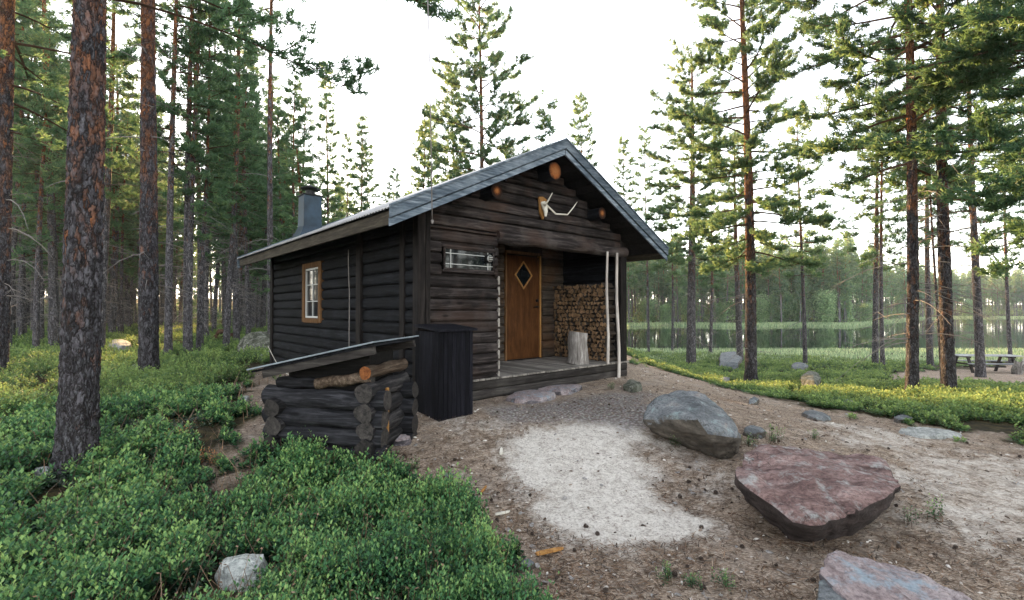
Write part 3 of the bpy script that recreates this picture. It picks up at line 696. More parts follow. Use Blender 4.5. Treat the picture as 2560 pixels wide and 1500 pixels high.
mb = MB(); mb.tube([(DX1 - .075, REC - .06, 1.31), (DX1 - .075, REC - .115, 1.31)], [.012, .012], 8); mb.tube([(DX1 - .065, REC - .115, 1.31), (DX1 - .13, REC - .118, 1.312), (DX1 - .20, REC - .112, 1.302)], [.011, .011, .007], 8); mb.tube([(DX1 - .075, REC - .058, 1.31), (DX1 - .075, REC - .068, 1.31)], [.026, .026], 12); mb.build('handle', M['iron'], door)
mb = MB(); mb.tube([(DX1 - .07, REC - .058, 1.43), (DX1 - .07, REC - .085, 1.43), (DX1 - .07, REC - .10, 1.43)], [.03, .03, .018], 12); mb.build('lock', M['iron'], door)
for x0, x1 in ((DX0 - .035, DX0 - .002), (DX1 + .002, DX1 + .035)):
    mb = MB(); mb.box(x0, x1, REC - .085, REC - .002, DZ + .005, 2.31, .8, 0, .003); mb.build('door_jamb', M['trim'] if x0 > 3 else M['wframe'], cabin)
mb = MB(); mb.box(DX0 - .035, DX1 + .035, REC - .085, REC - .002, 2.312, 2.36, .5, 0, .003); mb.build('door_jamb', M['wframe'], cabin)
mb = MB(); mb.box(DX0, DX1, REC - .10, REC - .002, DZ + .002, DZ + .018, .5); mb.build('threshold', M['iron'], cabin)
# --- porch deck and skirt
mb = MB(); x = CLW - .9
x = .40
while x < WID + .02:
    w = .092; y1 = REC if x > CLW else .0
    e = -.085 + random.uniform(-.012, .008)
    mb.box(x, x + w, e, y1 - .003 if x > CLW - w else -.06, DZ - .028, DZ + random.uniform(-.002, .002), None, 0, .003); x += w + .008
o = mb.build('porch_deck', M['deck'], cabin)
mb = MB()
for k in range(2): mb.plank((.38, -.04, .02 + k * .128), (WID - .38, 0, 0), (0, 0, .122), (0, -.035, 0), jit=.002)
o = mb.build('deck_skirt', M['skirt'], cabin)
mb = MB(); mb.box(.36, WID, -.039, .0, -.12, .27, 0.0); mb.box(0.0, WID, 0.002, LEN, -.10, .035, 0.0); mb.box(CLW, WID, .003, REC, .036, .268, .0); mb.build('floor_frame', M['under'], cabin)
for (x, y) in ((.0, .1), (0, 2.1), (0, 4.2), (0.02, LEN - .15), (WID - .1, .1), (WID - .1, LEN - .1)):
    mb = MB(); mb.box(x - .12, x + .14, y - .14, y + .16, -.32, .018, None, 0, .03); mb.build('foundation_stone', M['stone_base'], cabin)
# --- chimney on the far end of the left roof slope
chx, chy = .50, 5.60; ch = MB()
zr = roof_z(chx - .2)
w0, w1, hgt = .195, .185, roof_z(chx) + .80
vs = []
for z, w in ((zr - .12, .36), (zr + .10, .24), (zr + .22, w0), (hgt, w1)):
    for sx, sy in ((-1, -1), (1, -1), (1, 1), (-1, 1)): vs.append((chx + sx * w, chy + sy * w, z))
ch.add(vs, [(i * 4 + j, i * 4 + (j + 1) % 4, (i + 1) * 4 + (j + 1) % 4, (i + 1) * 4 + j) for i in range(3) for j in range(4)] + [(12, 13, 14, 15)])
chim = ch.build('chimney', M['chimney'], cabin); tag(chim, 'tall blue black sheet metal chimney')
mb = MB(); mb.box(chx - .215, chx + .215, chy - .215, chy + .215, hgt, hgt + .022, None, 0, .004); mb.build('chimney_lid', M['iron'], chim)
mb = MB(); mb.tube([(chx, chy, hgt + .02), (chx, chy, hgt + .13)], [.095, .095], 18); mb.tube([(chx, chy, hgt + .05), (chx, chy, hgt + .065)], [.115, .115], 18)
mb.tube([(chx, chy, hgt + .17), (chx, chy, hgt + .185), (chx, chy, hgt + .27)], [.20, .205, .012], 20)
for a in range(3): mb.tube([(chx + .085 * math.cos(a * 2.1), chy + .085 * math.sin(a * 2.1), hgt + .10), (chx + .12 * math.cos(a * 2.1), chy + .12 * math.sin(a * 2.1), hgt + .19)], [.008, .008], 5)
mb.build('chimney_cowl', M['iron'], chim)
# cables
def world(x, y, z): return CM @ Vector((x, y, z))
mb = MB(); mb.tube([(-.115, 1.98, 2.2), (-.112, 1.985, 1.95), (-.085, 2.0, 1.5), (-.09, 1.99, 1.0), (-.085, 2.0, .45)], [.007] * 5, 6)
o = mb.build('hanging_cord', M['wire']); o.matrix_world = CM; tag(o, 'thin grey cord hanging down the dark side wall', 'cord')
mb = MB()
a = at(1080, 515, 5.05); top = at(1066, -120, 5.0); b = at(1081, 552, 5.35)
mb.tube([top, top.lerp(a, .5) + Vector((.01, 0, 0)), a, b], [.0065, .0065, .0065, .005], 5); mb.tube([b + Vector((0, 0, .02)), b, b - Vector((0, 0, .035))], [.006, .02, .008], 7)
o = mb.build('aerial_wire', M['wire']); tag(o, 'thin wire running up into the sky in front of the gable', 'wire')
mb = MB(); p0 = world(-.08, LEN, .42); pts = [world(-.10 - .25 * t, LEN + .1 - 3.2 * t, .42 - .30 * t - .25 * math.sin(t * math.pi)) for t in [i / 8 for i in range(9)]]
mb.tube(pts, [.007] * 9, 6); o = mb.build('loose_rope', M['bone']); tag(o, 'pale rope sagging along the foot of the side wall', 'rope')
# wall lamp
lx, lz = 1.055, 1.975
lamp = empty('wall_lamp', world(lx, -.06, lz), CRZ); tag(lamp, 'small round white lamp with dark bars beside the low front window', 'lamp')
mb = MB(); mb.tube([(0, .02, 0), (0, -.03, 0), (0, -.045, 0)], [.062, .062, .052], 24); mb.build('lamp_housing', M['iron'], lamp)
mb = MB(); mb.tube([(0, -.04, 0), (0, -.062, 0), (0, -.075, 0)], [.048, .044, .022], 20); mb.build('lamp_glass', M['white'], lamp)
mb = MB()
for dz in (-.028, 0, .028): mb.box(-.045, .045, -.084, -.074, dz - .006, dz + .006, .5)
mb.build('lamp_bars', M['iron'], lamp)
# antler mount
pl = empty('antler_mount', world(2.12, -.06, 2.70), CRZ); tag(pl, 'small wooden shield with pale antlers hung on the gable', 'antlers')
mb = MB(); out = [(-.085, .30), (.0, .315), (.085, .28), (.07, .15), (.06, .05), (.0, -.04), (-.06, .05), (-.07, .15)]
mb.add([(x, -.01, z) for x, z in out] + [(x, -.04, z) for x, z in out], [list(range(8)), list(range(8, 16))[::-1]] + [(i, (i + 1) % 8, 8 + (i + 1) % 8, 8 + i) for i in range(8)]); mb.build('shield', M['trim'], pl)
mb = MB(); mb.tube([(0, -.045, .22), (0, -.075, .18), (0, -.095, .08), (0, -.09, .0)], [.045, .05, .035, .018], 10, wob=.3); mb.build('skull', M['bone'], pl)
mb = MB(); mb.tube([(-.02, -.07, .20), (-.05, -.13, .16), (-.05, -.20, .22), (.0, -.24, .34)], [.018, .016, .013, .006], 8); mb.build('antler', M['bone'], pl)
mb = MB(); mb.tube([(.02, -.07, .20), (.20, -.12, .06), (.42, -.17, .07), (.53, -.19, .19), (.62, -.20, .30)], [.015, .014, .012, .010, .005], 8); mb.build('antler', M['bone'], pl)
# black plank bin at the corner
bx = empty('plank_bin', world(.125, -.36, -.0), CRZ); tag(bx, 'tall black tarred plank bin standing against the front corner of the cabin', 'bin')
X0, X1, Y0, Y1, H = -.245, .245, -.27, .27, 1.0
mb = MB()
k = X0
while k < X1 - .01: mb.box(k + .001, min(k + .061, X1) - .001, Y0, Y0 + .018, -.08, H, None, 0, .003); k += .062
k = Y0 + .02
while k < Y1 - .01: mb.box(X0, X0 + .018, k + .001, min(k + .061, Y1) - .001, -.08, H, None, 0, .003); mb.box(X1 - .018, X1, k + .001, min(k + .061, Y1) - .001, -.08, H, None, 0, .003); k += .062
mb.box(X0 + .02, X1 - .02, Y0 + .02, Y1, -.08, H - .02, 0.0); mb.build('bin_body', M['blackbox'], bx)
mb = MB(); mb.add([(X0 - .04, Y0 - .05, H + .004), (X1 + .03, Y0 - .05, H + .004), (X1 + .03, Y1 - .04, H + .05), (X0 - .04, Y1 - .04, H + .05), (X0 - .04, Y0 - .05, H + .034), (X1 + .03, Y0 - .05, H + .034), (X1 + .03, Y1 - .04, H + .08), (X0 - .04, Y1 - .04, H + .08)], [(0, 3, 2, 1), (4, 5, 6, 7), (0, 1, 5, 4), (1, 2, 6, 5), (2, 3, 7, 6), (3, 0, 4, 7)], .8)
mb.build('bin_lid', M['blackbox'], bx)
# poles leaning in the porch opening
for (x, xt, z0, r, lab) in ((3.70, 3.69, DZ, .024, 'slim debarked pole nearer the stump, upright at the porch opening'), (4.02, 3.97, -.02, .027, 'slim debarked pole reaching the ground at the right end of the porch')):
    mb = MB(); P = [world(x + (xt - x) * t, -.13, z0 + (2.28 - z0) * t) + Vector((.012 * math.sin(t * 7), 0, 0)) for t in [i / 8 for i in range(9)]]
    mb.tube(P, [r * (1.15 - .35 * i / 8) for i in range(9)], 10, .7, wob=.12); o = mb.build('debarked_pole', M['pole']); tag(o, lab, 'pole')
# chopping stump on deck
st = MB(); p = world(3.34, .24, DZ)
st.tube([p + Vector((.01 * math.sin(i), 0, .56 * i / 7)) for i in range(8)], [.195, .180, .172, .170, .168, .170, .166, .160], 26, .6, 0, True, .10, True, 1)
o = st.build('chopping_stump', [M['stump'], M['cutend']]); tag(o, 'grey debarked chopping stump standing on the porch deck', 'stump')

# firewood: each split log its own object
variants = []
for k in range(14):
    mb = MB(); kind = k % 3; r = .052
    if kind == 0: angs = [0, 2.0 + random.uniform(-.2, .3), 4.1 + random.uniform(-.3, .2)]
    elif kind == 1: angs = [0, .7, 1.5, 2.6, 4.0, 5.2]
    else: angs = [0, 1.5, 3.0, 4.6]
    pts = [(r * random.uniform(.75, 1.1) * math.cos(a), r * random.uniform(.75, 1.1) * math.sin(a)) for a in angs]; n_ = len(pts)
    mb.add([(0, x, z) for x, z in pts] + [(.30, x * .95, z * .95) for x, z in pts], [list(range(n_))], None, 1)
    mb.f.append([n_ + i for i in range(n_)][::-1]); mb.r.append(.5); mb.m.append(1); mb.sm.append(False)
    for i in range(n_): mb.f.append([i, (i + 1) % n_, n_ + (i + 1) % n_, n_ + i]); mb.r.append(random.random()); mb.m.append(0); mb.sm.append(False)
    bm = bmesh.new(); me = mb.build('split_log', [M['back'], M['cutend']]); o = me; variants.append(o)
    o.data.attributes["rnd"].data.foreach_set("value", [random.random()] * len(o.data.polygons))
first = set()
def put_log(x, y, z, ax=0.0, s=1.0, lab=None):
    k = random.randrange(14)
    if k not in first: o = variants[k]; first.add(k)
    else: o = variants[k].copy(); COL.objects.link(o)
    o.matrix_world = CM @ Matrix.Translation((x, y, z)) @ Matrix.Rotation(random.uniform(-.06, .06) + ax, 4, 'Z') @ Matrix.Rotation(random.uniform(0, 6.28), 4, 'X') @ Matrix.Diagonal((1, s, s, 1))
    tag(o, lab or 'split firewood log in the tall stack on the porch', 'firewood', 'split logs stacked on the porch')
row = 0; z = DZ + .05
while z < DZ + 1.40:
    y = .10 + (.043 if row % 2 else 0)
    while y < REC - .05:
        put_log(3.92 + random.uniform(-.03, .03), y + random.uniform(-.008, .008), z + random.uniform(-.008, .008), 0, random.uniform(.85, 1.12)); y += .087
    z += .079; row += 1
for o in variants:
    if o.name not in [v.name for v in bpy.data.objects if v.get('label')]: pass

# ================================================================== LOG CRIB (small notched box in front of the cabin)
CR = Matrix.Translation((-1.335 - .95 * .975, 4.50 + .95 * .20, .085)) @ Matrix.Rotation(math.atan2(-.20, .975), 4, 'Z')
crib = empty('log_crib', CR.to_translation(), math.atan2(-.20, .975)); tag(crib, 'low charcoal log crib with notched corners and a slanting plank roof', 'log box')
def clog(p0, p1, r, mat, endm='crib_end', nm='log', seg=18):
    mb = MB(); p0, p1 = Vector(p0), Vector(p1); n_ = 10; a = random.uniform(0, 6)
    mb.tube([p0.lerp(p1, i / n_) + Vector((0, 0, .007 * math.sin(i * 1.3 + a))) for i in range(n_ + 1)], [r * (1 + .045 * math.sin(i * 1.1 + a * 2)) for i in range(n_ + 1)], seg, None, 0, True, .16, True, 1)
    return mb.build(nm, [M[mat], M[endm]], crib)
W_, D_ = .95, .60
for k in range(4):
    z = .085 + k * .172; r = .092
    clog((-.15 + random.uniform(-.02, .03), 0, z), (W_ + .16 + random.uniform(-.03, .02), 0, z), r, 'crib')
    clog((-.14, D_, z), (W_ + .19, D_, z), r * .97, 'crib')
for k in range(4):
    z = .085 + .086 + k * .172; r = .088
    for x in (0.0, W_):
        if k < 3 or x > .5: clog((x, -.13 + random.uniform(-.02, .02), z), (x, D_ + .12, z), r, 'crib_y')
    if k == 3: pass
o = clog((W_ * .42, -.02, .085 + 4 * .172 - .02), (W_ + .02, 0, .085 + 4 * .172 + .05), .052, 'crib_tan', 'crib_end'); tag(o, 'peeled tan top log')
clog((-.04, .01, .085 + 4 * .172 - .035), (W_ * .46, .0, .085 + 4 * .172 - .02), .05, 'crib')
o = clog((W_ - .01, -.09, .085 + 4.55 * .172), (W_ + .01, D_ + .1, .085 + 4.55 * .172), .060, 'crib_tan', 'end'); tag(o, 'peeled tan gable log with orange cut end')
mb = MB(); mb.box(W_ + .075, W_ + .105, .14, .175, .24, .70, .5, 0, .006); o = mb.build('stake', M['trim'], crib); tag(o, 'fresh orange split stake')
mb = MB(); a_, b_, c_, d_ = .04, W_ - .04, .05, D_ - .05; mb.add([(a_, c_, -.05), (b_, c_, -.05), (b_, d_, -.05), (a_, d_, -.05), (a_, c_, .845), (b_, c_, 1.035), (b_, d_, 1.035), (a_, d_, .845)], [(3, 2, 1, 0), (4, 5, 6, 7), (0, 1, 5, 4), (1, 2, 6, 5), (2, 3, 7, 6), (3, 0, 4, 7)], 0.0); mb.build('crib_dark_fill', M['under'], crib)  # added dark block behind the logs, standing in for the shaded inside
# roof: planks on two rafters with a thin sheet on top
x0, x1, z0, z1, y0, y1 = -.20, 1.10, .83, 1.11, -.22, D_ + .22
L = Vector((x1 - x0, 0, z1 - z0)); N = Vector((-L.z, 0, L.x)).normalized()
mb = MB(); mb.obox(Vector((x0, y0, z0)) + N * .052, L, (0, y1 - y0, 0), N * .014, .5); mb.build('roof_sheet', M['felt'], crib)
mb = MB(); nb = 9
for k in range(nb): mb.obox(Vector((x0 + .03, y0 + .02, z0)) + L * (k / nb) * .97 + N * .028, L * (.97 / nb) * .96, (0, y1 - y0 - .04, 0), N * (.020 + .002 * (k % 2)))
mb.build('roof_planks', M['wall_y'], crib)
for yy in (y0 + .03, D_ + .10):
    mb = MB(); mb.obox(Vector((x0 + .13, yy, z0 + .13 * L.z / L.x)) - N * .05, L * .88, (0, .045, 0), N * .074, .7); mb.build('rafter', M['skirt'], crib)

# ================================================================== ROCKS
def hull_rock(name, pts, label, mat, cat='boulder', cuts=4, amp=.02, freq=4.0, group=None, base=None, smooth=2, seed=0, facet=0.0):
    pts = [Vector(p) for p in pts]
    c = sum(pts, Vector()) / len(pts)
    bz = min(p.z for p in pts); org = Vector((c.x, c.y, bz)) if base is None else Vector(base)
    bm = bmesh.new()
    for p in pts: bm.verts.new(p - org)
    r = bmesh.ops.convex_hull(bm, input=bm.verts[:])
    bmesh.ops.delete(bm, geom=[g for g in set(r['geom_interior'] + r['geom_unused']) if isinstance(g, bmesh.types.BMVert)], context='VERTS')
    bmesh.ops.triangulate(bm, faces=bm.faces[:])
    size = max((p - c).length for p in pts)
    for k in range(cuts):
        tgt = size * 2 / (2 ** (k + 1.6))
        es = [e for e in bm.edges if e.calc_length() > tgt]
        if not es: continue
        bmesh.ops.subdivide_edges(bm, edges=es, cuts=1, use_grid_fill=False); bmesh.ops.triangulate(bm, faces=bm.faces[:])
        if k < smooth: bmesh.ops.smooth_vert(bm, verts=bm.verts[:], factor=.28, use_axis_x=True, use_axis_y=True, use_axis_z=True)
    bm.normal_update()
    so = Vector((seed * 7.3, seed * 3.1, seed))
    for v in bm.verts:
        p = v.co * freq + so
        d = mnoise.fractal(p, .8, 2.1, 5) * amp + abs(mnoise.noise(p * .6)) * amp * 1.2
        if facet:
            q = mnoise.voronoi(v.co * freq * .8 + so)[0]; d += (q[1] - q[0]) * facet
            q = mnoise.voronoi(v.co * freq * 2.6 + so)[0]; d += (q[1] - q[0]) * facet * .45; d += mnoise.noise(v.co * freq * 5 + so) * facet * .22
        v.co += v.normal * d
    me = bpy.data.meshes.new(name); bm.to_mesh(me); bm.free()
    me.materials.append(M[mat])
    me.polygons.foreach_set("use_smooth", [False] * len(me.polygons)); o = obj_from(me, name); o.location = org
    me.shade_smooth(); me.set_sharp_from_angle(angle=math.radians(38))
    tag(o, label, cat, group); return o
# grey boulder behind
KG = on_ground(1805, 1143).y / 5.12
B = [(1612, 1050, 5.55), (1625, 1012, 5.7), (1650, 990, 5.8), (1700, 984, 6.0), (1752, 987, 6.0), (1785, 1012, 5.7), (1832, 1050, 5.35), (1850, 1095, 5.15), (1840, 1128, 5.05), (1842, 1095, 4.95),
     (1680, 1000, 6.4), (1760, 1005, 6.5), (1830, 1060, 6.0), (1668, 1036, 5.35), (1745, 1052, 5.0), (1770, 1085, 4.92), (1620, 1062, 5.5)]
pts = [at(a, b, c * KG) for a, b, c in B]; pts += [on_ground(*q) - Vector((0, 0, .03)) for q in ((1805, 1146), (1770, 1128), (1700, 1104), (1645, 1078), (1838, 1125))]
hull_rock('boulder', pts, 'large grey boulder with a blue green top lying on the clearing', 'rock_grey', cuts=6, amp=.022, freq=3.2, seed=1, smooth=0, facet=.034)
# red boulder: tilted flat top, undercut dark sides
KR = on_ground(1985, 1345).y / 3.22
B = [(1840, 1172, 3.5), (1866, 1143, 3.75), (1920, 1126, 3.95), (2000, 1127, 4.05), (2085, 1131, 4.05), (2150, 1144, 3.95), (2200, 1164, 3.8), (2236, 1192, 3.55), (2236, 1218, 3.32), (2200, 1246, 3.15), (2150, 1270, 3.05), (2100, 1290, 2.99), (2030, 1308, 2.93),
     (1985, 1300, 2.97), (1930, 1262, 3.08), (1882, 1228, 3.22), (1846, 1196, 3.36), (1842, 1212, 3.5), (1878, 1256, 3.4),
     (1935, 1308, 3.3), (1985, 1345, 3.22), (2060, 1347, 3.22), (2130, 1320, 3.3), (2190, 1278, 3.42), (2228, 1240, 3.5), (2060, 1240, 4.2), (1930, 1240, 4.0), (2180, 1230, 4.1)]
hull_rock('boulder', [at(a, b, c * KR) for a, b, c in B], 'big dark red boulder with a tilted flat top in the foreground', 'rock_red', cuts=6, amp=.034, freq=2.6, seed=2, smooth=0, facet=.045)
# bottom slab, two plates
B = [(2052, 1436, 2.32), (2075, 1405, 2.45), (2098, 1384, 2.52), (2125, 1394, 2.5), (2170, 1396, 2.5), (2235, 1412, 2.46), (2330, 1455, 2.32), (2420, 1500, 2.2), (2480, 1560, 2.05), (2300, 1600, 1.98), (2150, 1530, 2.12), (2060, 1420, 2.36)]
top = [at(*b) for b in B]; hull_rock('flat_rock', top + [p - Vector((0, 0, .14)) for p in top], 'pinkish slab rock with a dark split at the lower right corner of the view', 'rock_pink', cuts=6, amp=.012, freq=6, seed=3, smooth=0, facet=.024)
B = [(2047, 1440, 2.27), (2052, 1475, 2.2), (2050, 1520, 2.1), (2160, 1560, 2.02), (2260, 1600, 1.95), (2165, 1480, 2.2), (2075, 1425, 2.33)]
top = [at(*b) - Vector((0, 0, .035)) for b in B]; hull_rock('flat_rock', top + [p - Vector((0, 0, .11)) for p in top], 'lower blue grey plate lying under the front edge of the pinkish slab', 'rock_grey', cuts=5, amp=.010, freq=7, seed=4, smooth=0, facet=.01)
def flat(pxs, label, mat, h=.06, cat='rock', amp=.012, sd=5, cuts=4, fq=6, facet=.01, name='flat_rock', group=None):
    g = [on_ground(*p) for p in pxs]; c = sum(g, Vector()) / len(g)
    pts = [p - Vector((0, 0, .05)) for p in g] + [p.lerp(c, .12) + Vector((0, 0, h * .85)) for p in g] + [p.lerp(c, .5) + Vector((0, 0, h)) for p in g]
    return hull_rock(name, pts, label, mat, cat, cuts, amp, fq, group, None, 1, sd, facet)
flat([(535, 1452), (548, 1432), (600, 1415), (672, 1413), (668, 1432), (640, 1470), (612, 1483), (560, 1478)], 'white lichen covered flat stone among the leaves near the bottom edge', 'rock_white', .10, sd=6, cuts=5, fq=9)
flat([(84, 1186), (100, 1183), (132, 1186), (128, 1196), (90, 1198)], 'small white stone left of the big trunk foot', 'rock_pale', .07, sd=7)
flat([(1255, 1004), (1290, 985), (1330, 981), (1400, 990), (1395, 1000), (1330, 1013), (1280, 1010)], 'nearer pink stone slab in front of the porch deck', 'rock_pink', .075, 'stone step', .008, 8, facet=.004)
flat([(1330, 981), (1400, 968), (1450, 966), (1463, 973), (1430, 986), (1404, 990)], 'farther pink stone slab in front of the porch deck', 'rock_pink', .07, 'stone step', .008, 9, facet=.004)
flat([(1998, 975), (2004, 955), (2030, 944), (2046, 952), (2055, 972), (2040, 980)], 'black topped round rock in the low green plants by the slope', 'rock_moss', .32, 'rock', .03, 10, facet=.03, name='rock')
flat([(1972, 930), (1985, 917), (2008, 918), (2024, 926), (2015, 934)], 'pale rock at the foot of the thin shoreside pine', 'rock_grey', .26, 'rock', .03, 11, name='rock')
flat([(2092, 1003), (2100, 1000), (2130, 1006), (2148, 1020), (2115, 1016)], 'white flat stone where the dirt meets the right-hand greenery', 'rock_pale', .07, sd=12)
flat([(2232, 1083), (2260, 1072), (2330, 1072), (2420, 1088), (2400, 1098), (2300, 1098)], 'long grey bedrock slab flush with the dirt at right', 'rock_pale', .035, sd=13, cuts=5)
flat([(1995, 1040), (2030, 1027), (2060, 1038), (2085, 1052), (2040, 1056)], 'low blue grey rock in the dirt below the greenery', 'rock_grey', .05, sd=14)
flat([(2230, 1050), (2260, 1040), (2290, 1048), (2280, 1058), (2240, 1060)], 'flat grey rock at the edge of the right-hand greenery', 'rock_grey', .06, sd=15)
flat([(1868, 1010), (1885, 998), (1900, 1004), (1892, 1014)], 'small dark blue stone on the brown litter right of the boulder', 'rock_grey', .06, sd=16)
flat([(1790, 925), (1800, 890), (1840, 888), (1860, 905), (1850, 928)], 'light grey rock showing behind the thick pine by the slope', 'rock_grey', .38, 'rock', .03, 17, name='rock')
flat([(1796, 962), (1806, 950), (1826, 952), (1822, 966)], 'small blue grey stone below the thick pine', 'rock_grey', .13, 'rock', .02, 18, name='rock')
flat([(1555, 978), (1570, 964), (1600, 966), (1608, 978), (1580, 984)], 'mossy green stone near the right end of the porch', 'rock_moss', .10, 'rock', .02, 19, name='rock')
flat([(1855, 1090), (1870, 1076), (1905, 1082), (1920, 1094), (1885, 1100)], 'low grey rock with a fern tuft right of the grey boulder', 'rock_grey', .08, sd=20)
flat([(1105, 1192), (1120, 1186), (1140, 1190), (1120, 1198)], 'thin bluish stone chip on the litter', 'rock_grey', .02, sd=21)
flat([(1176, 1336), (1190, 1328), (1198, 1340), (1182, 1346)], 'white angular stone beside the leafy bushes', 'rock_pale', .035, sd=22)
flat([(1295, 1420), (1320, 1402), (1338, 1418), (1320, 1430)], 'grey violet stone at the tip of the leafy bushes', 'rock_grey', .03, sd=23)
flat([(655, 1142), (690, 1132), (735, 1134), (720, 1144), (680, 1148)], 'pink base stone under the left corner of the log crib', 'rock_pink', .05, 'base stone', sd=24)
flat([(915, 1150), (960, 1138), (985, 1140), (975, 1152), (930, 1158)], 'pink base stone under the front right corner of the log crib', 'rock_pink', .05, 'base stone', sd=25)
flat([(970, 1110), (1000, 1098), (1028, 1102), (1024, 1112), (990, 1118)], 'pink base stone under the back right corner of the log crib', 'rock_pink', .06, 'base stone', sd=26)
flat([(318, 928), (345, 922), (350, 934), (325, 936)], 'small grey stone left of the second thick pine', 'rock_pale', .15, 'rock', sd=27, name='rock')
flat([(262, 882), (270, 866), (300, 862), (328, 872), (332, 882), (300, 886)], 'flat weathered rock outcrop between the two thick trunks', 'rock_pale', .30, 'rock', .03, 28, name='rock')
flat([(535, 920), (550, 910), (572, 908), (560, 918)], 'pale stone chip on the path left of the cabin', 'rock_pale', .05, sd=29)
flat([(600, 1004), (612, 996), (624, 998), (616, 1008)], 'small flat stone on the litter left of the log crib', 'rock_pale', .05, sd=30)
flat([(642, 905), (655, 890), (690, 884), (690, 902)], 'white grey stone against the rear corner of the side wall', 'rock_pale', .16, 'rock', sd=31, name='rock')
# mossy boulder at left of cabin
B = [(590, 880, 14.2), (592, 862, 14.2), (615, 842, 14.6), (655, 824, 15), (668, 826, 15), (690, 822, 15.4), (730, 830, 16), (740, 880, 15), (680, 884, 14.2), (630, 886, 14.0), (600, 884, 14.0), (640, 850, 16.5), (700, 870, 17)]
hull_rock('boulder', [at(*b) for b in B], 'lichen and moss covered boulder half hidden behind the side wall', 'rock_moss', cuts=6, amp=.10, freq=1.8, seed=32, smooth=1, facet=.05)

# scattered small pale stones, cones, sticks, wood chips
def scatter_px(polys, nn, mind=10):
    out = []
    while len(out) < nn:
        px, py = random.uniform(900, 2560), random.uniform(985, 1495)
        p = on_ground(px, py); g, s_, v_ = masks(np.array([p.x]), np.array([p.y]))
        if g[0] > .3 or (s_[0] > .45 and random.random() < .75): continue
        # keep off cabin, crib, boulders
        l = CM.inverted() @ p
        if l.y > -.25 and -.5 < l.x < 5: continue
        if 1600 < px < 1860 and 1000 < py < 1150: continue
        if 1835 < px < 2240 and 1130 < py < 1350: continue
        if px > 2040 and py > 1380: continue
        out.append(p)
    return out
protos = []
for k in range(5):
    s = .018; pts = [Vector((random.gauss(0, 1), random.gauss(0, 1), random.gauss(0, .7))).normalized() * s * random.uniform(.7, 1.2) for _ in range(14)]
    pts = [Vector((p.x * 1.4, p.y, p.z * .6)) for p in pts]
    o = hull_rock('small_stone', pts, None, 'pebble', None, 2, .002, 30, seed=40 + k, base=(0, 0, 0), smooth=1); protos.append(o)
for i, p in enumerate(scatter_px(None, 95)):
    k = i % 5; o = protos[k] if i < 5 else protos[k].copy()
    if i >= 5: COL.objects.link(o)
    o.location = p + Vector((0, 0, .005)); o.rotation_euler = (random.uniform(-.3, .3), random.uniform(-.3, .3), random.uniform(0, 6)); f = random.choice((.5, .6, .7, .9, 1.2)); o.scale = (f, f, f)
    tag(o, 'small pale stone lying on the bare brown clearing', 'stone', 'small pale stones scattered over the clearing')
cones = []
for k in range(3):
    mb = MB(); L_ = .045
    for a in range(9):
        t = a / 9
        for b in range(7):
            an = b * .9 + a * .5; rr = .017 * math.sin(math.pi * (t * .8 + .15)); c_ = Vector((math.cos(an) * rr * .5, math.sin(an) * rr * .5, t * L_)); o_ = Vector((math.cos(an), math.sin(an), .5)) * rr
            mb.add([c_, c_ + o_ + Vector((-math.sin(an), math.cos(an), 0)) * .004, c_ + o_ + Vector((0, 0, .004)), c_ + o_ - Vector((-math.sin(an), math.cos(an), 0)) * .004], [(0, 1, 2, 3)], random.random())
    mb.tube([(0, 0, 0), (0, 0, L_ * .5), (0, 0, L_)], [.009, .011, .004], 7); cones.append(mb.build('pine_cone', M['cone']))
for i, p in enumerate(scatter_px(None, 55)):
    k = i % 3; o = cones[k] if i < 3 else cones[k].copy()
    if i >= 3: COL.objects.link(o)
    o.location = p + Vector((0, 0, .012)); o.rotation_euler = (random.uniform(1.2, 1.8), 0, random.uniform(0, 6)); f = random.uniform(.4, .8); o.scale = (f, f, f)
    tag(o, 'dark pine cone lying on the bare brown clearing', 'pine cone', 'pine cones scattered over the clearing')
twigs = []
for k in range(4):
    mb = MB(); L_ = random.uniform(.10, .2); P = [Vector((L_ * t, .02 * math.sin(t * 4 + k), .006 * math.sin(t * 6))) for t in [i / 6 for i in range(7)]]
    mb.tube(P, [.004 * (1 - t / 9) for t in range(7)], 6); mb.tube([P[3], P[3] + Vector((.03, .035, .01))], [.002, .001], 4); twigs.append(mb.build('twig', M['twig'] if k % 2 else M['limb']))
for i, p in enumerate(scatter_px(None, 46)):
    k = i % 4; o = twigs[k] if i < 4 else twigs[k].copy()
    if i >= 4: COL.objects.link(o)
    o.location = p + Vector((0, 0, .008)); o.rotation_euler = (0, 0, random.uniform(0, 6)); f = random.uniform(.4, 1.0); o.scale = (f, f, f)
    tag(o, 'thin dry twig lying on the bare brown clearing', 'twig', 'dry twigs scattered over the clearing')
def chip(a, b, w, label, mat='trim'):
    p0, p1 = on_ground(*a), on_ground(*b); u = (p1 - p0); n_ = u.normalized().cross(Vector((0, 0, 1))).normalized()
    mb = MB(); pts = []
    for t, ww in ((0, .6), (.15, 1), (.6, .95), (.85, .8), (1, .2)):
        c_ = p0 + u * t + Vector((0, 0, .012)); pts += [c_ + n_ * w * ww / 2, c_ - n_ * w * ww / 2, c_ - n_ * w * ww / 2 + Vector((0, 0, .012)), c_ + n_ * w * ww / 2 + Vector((0, 0, .012))]
    fs = [(i * 4 + j, i * 4 + (j + 1) % 4, (i + 1) * 4 + (j + 1) % 4, (i + 1) * 4 + j) for i in range(4) for j in range(4)] + [(3, 2, 1, 0), (16, 17, 18, 19)]
    mb.add(pts, fs, .9); o = mb.build('wood_chip', M[mat]); tag(o, label, 'wood chip')
chip((1340, 1392), (1408, 1377), .035, 'honey coloured split wood chip below the pale sand patch')
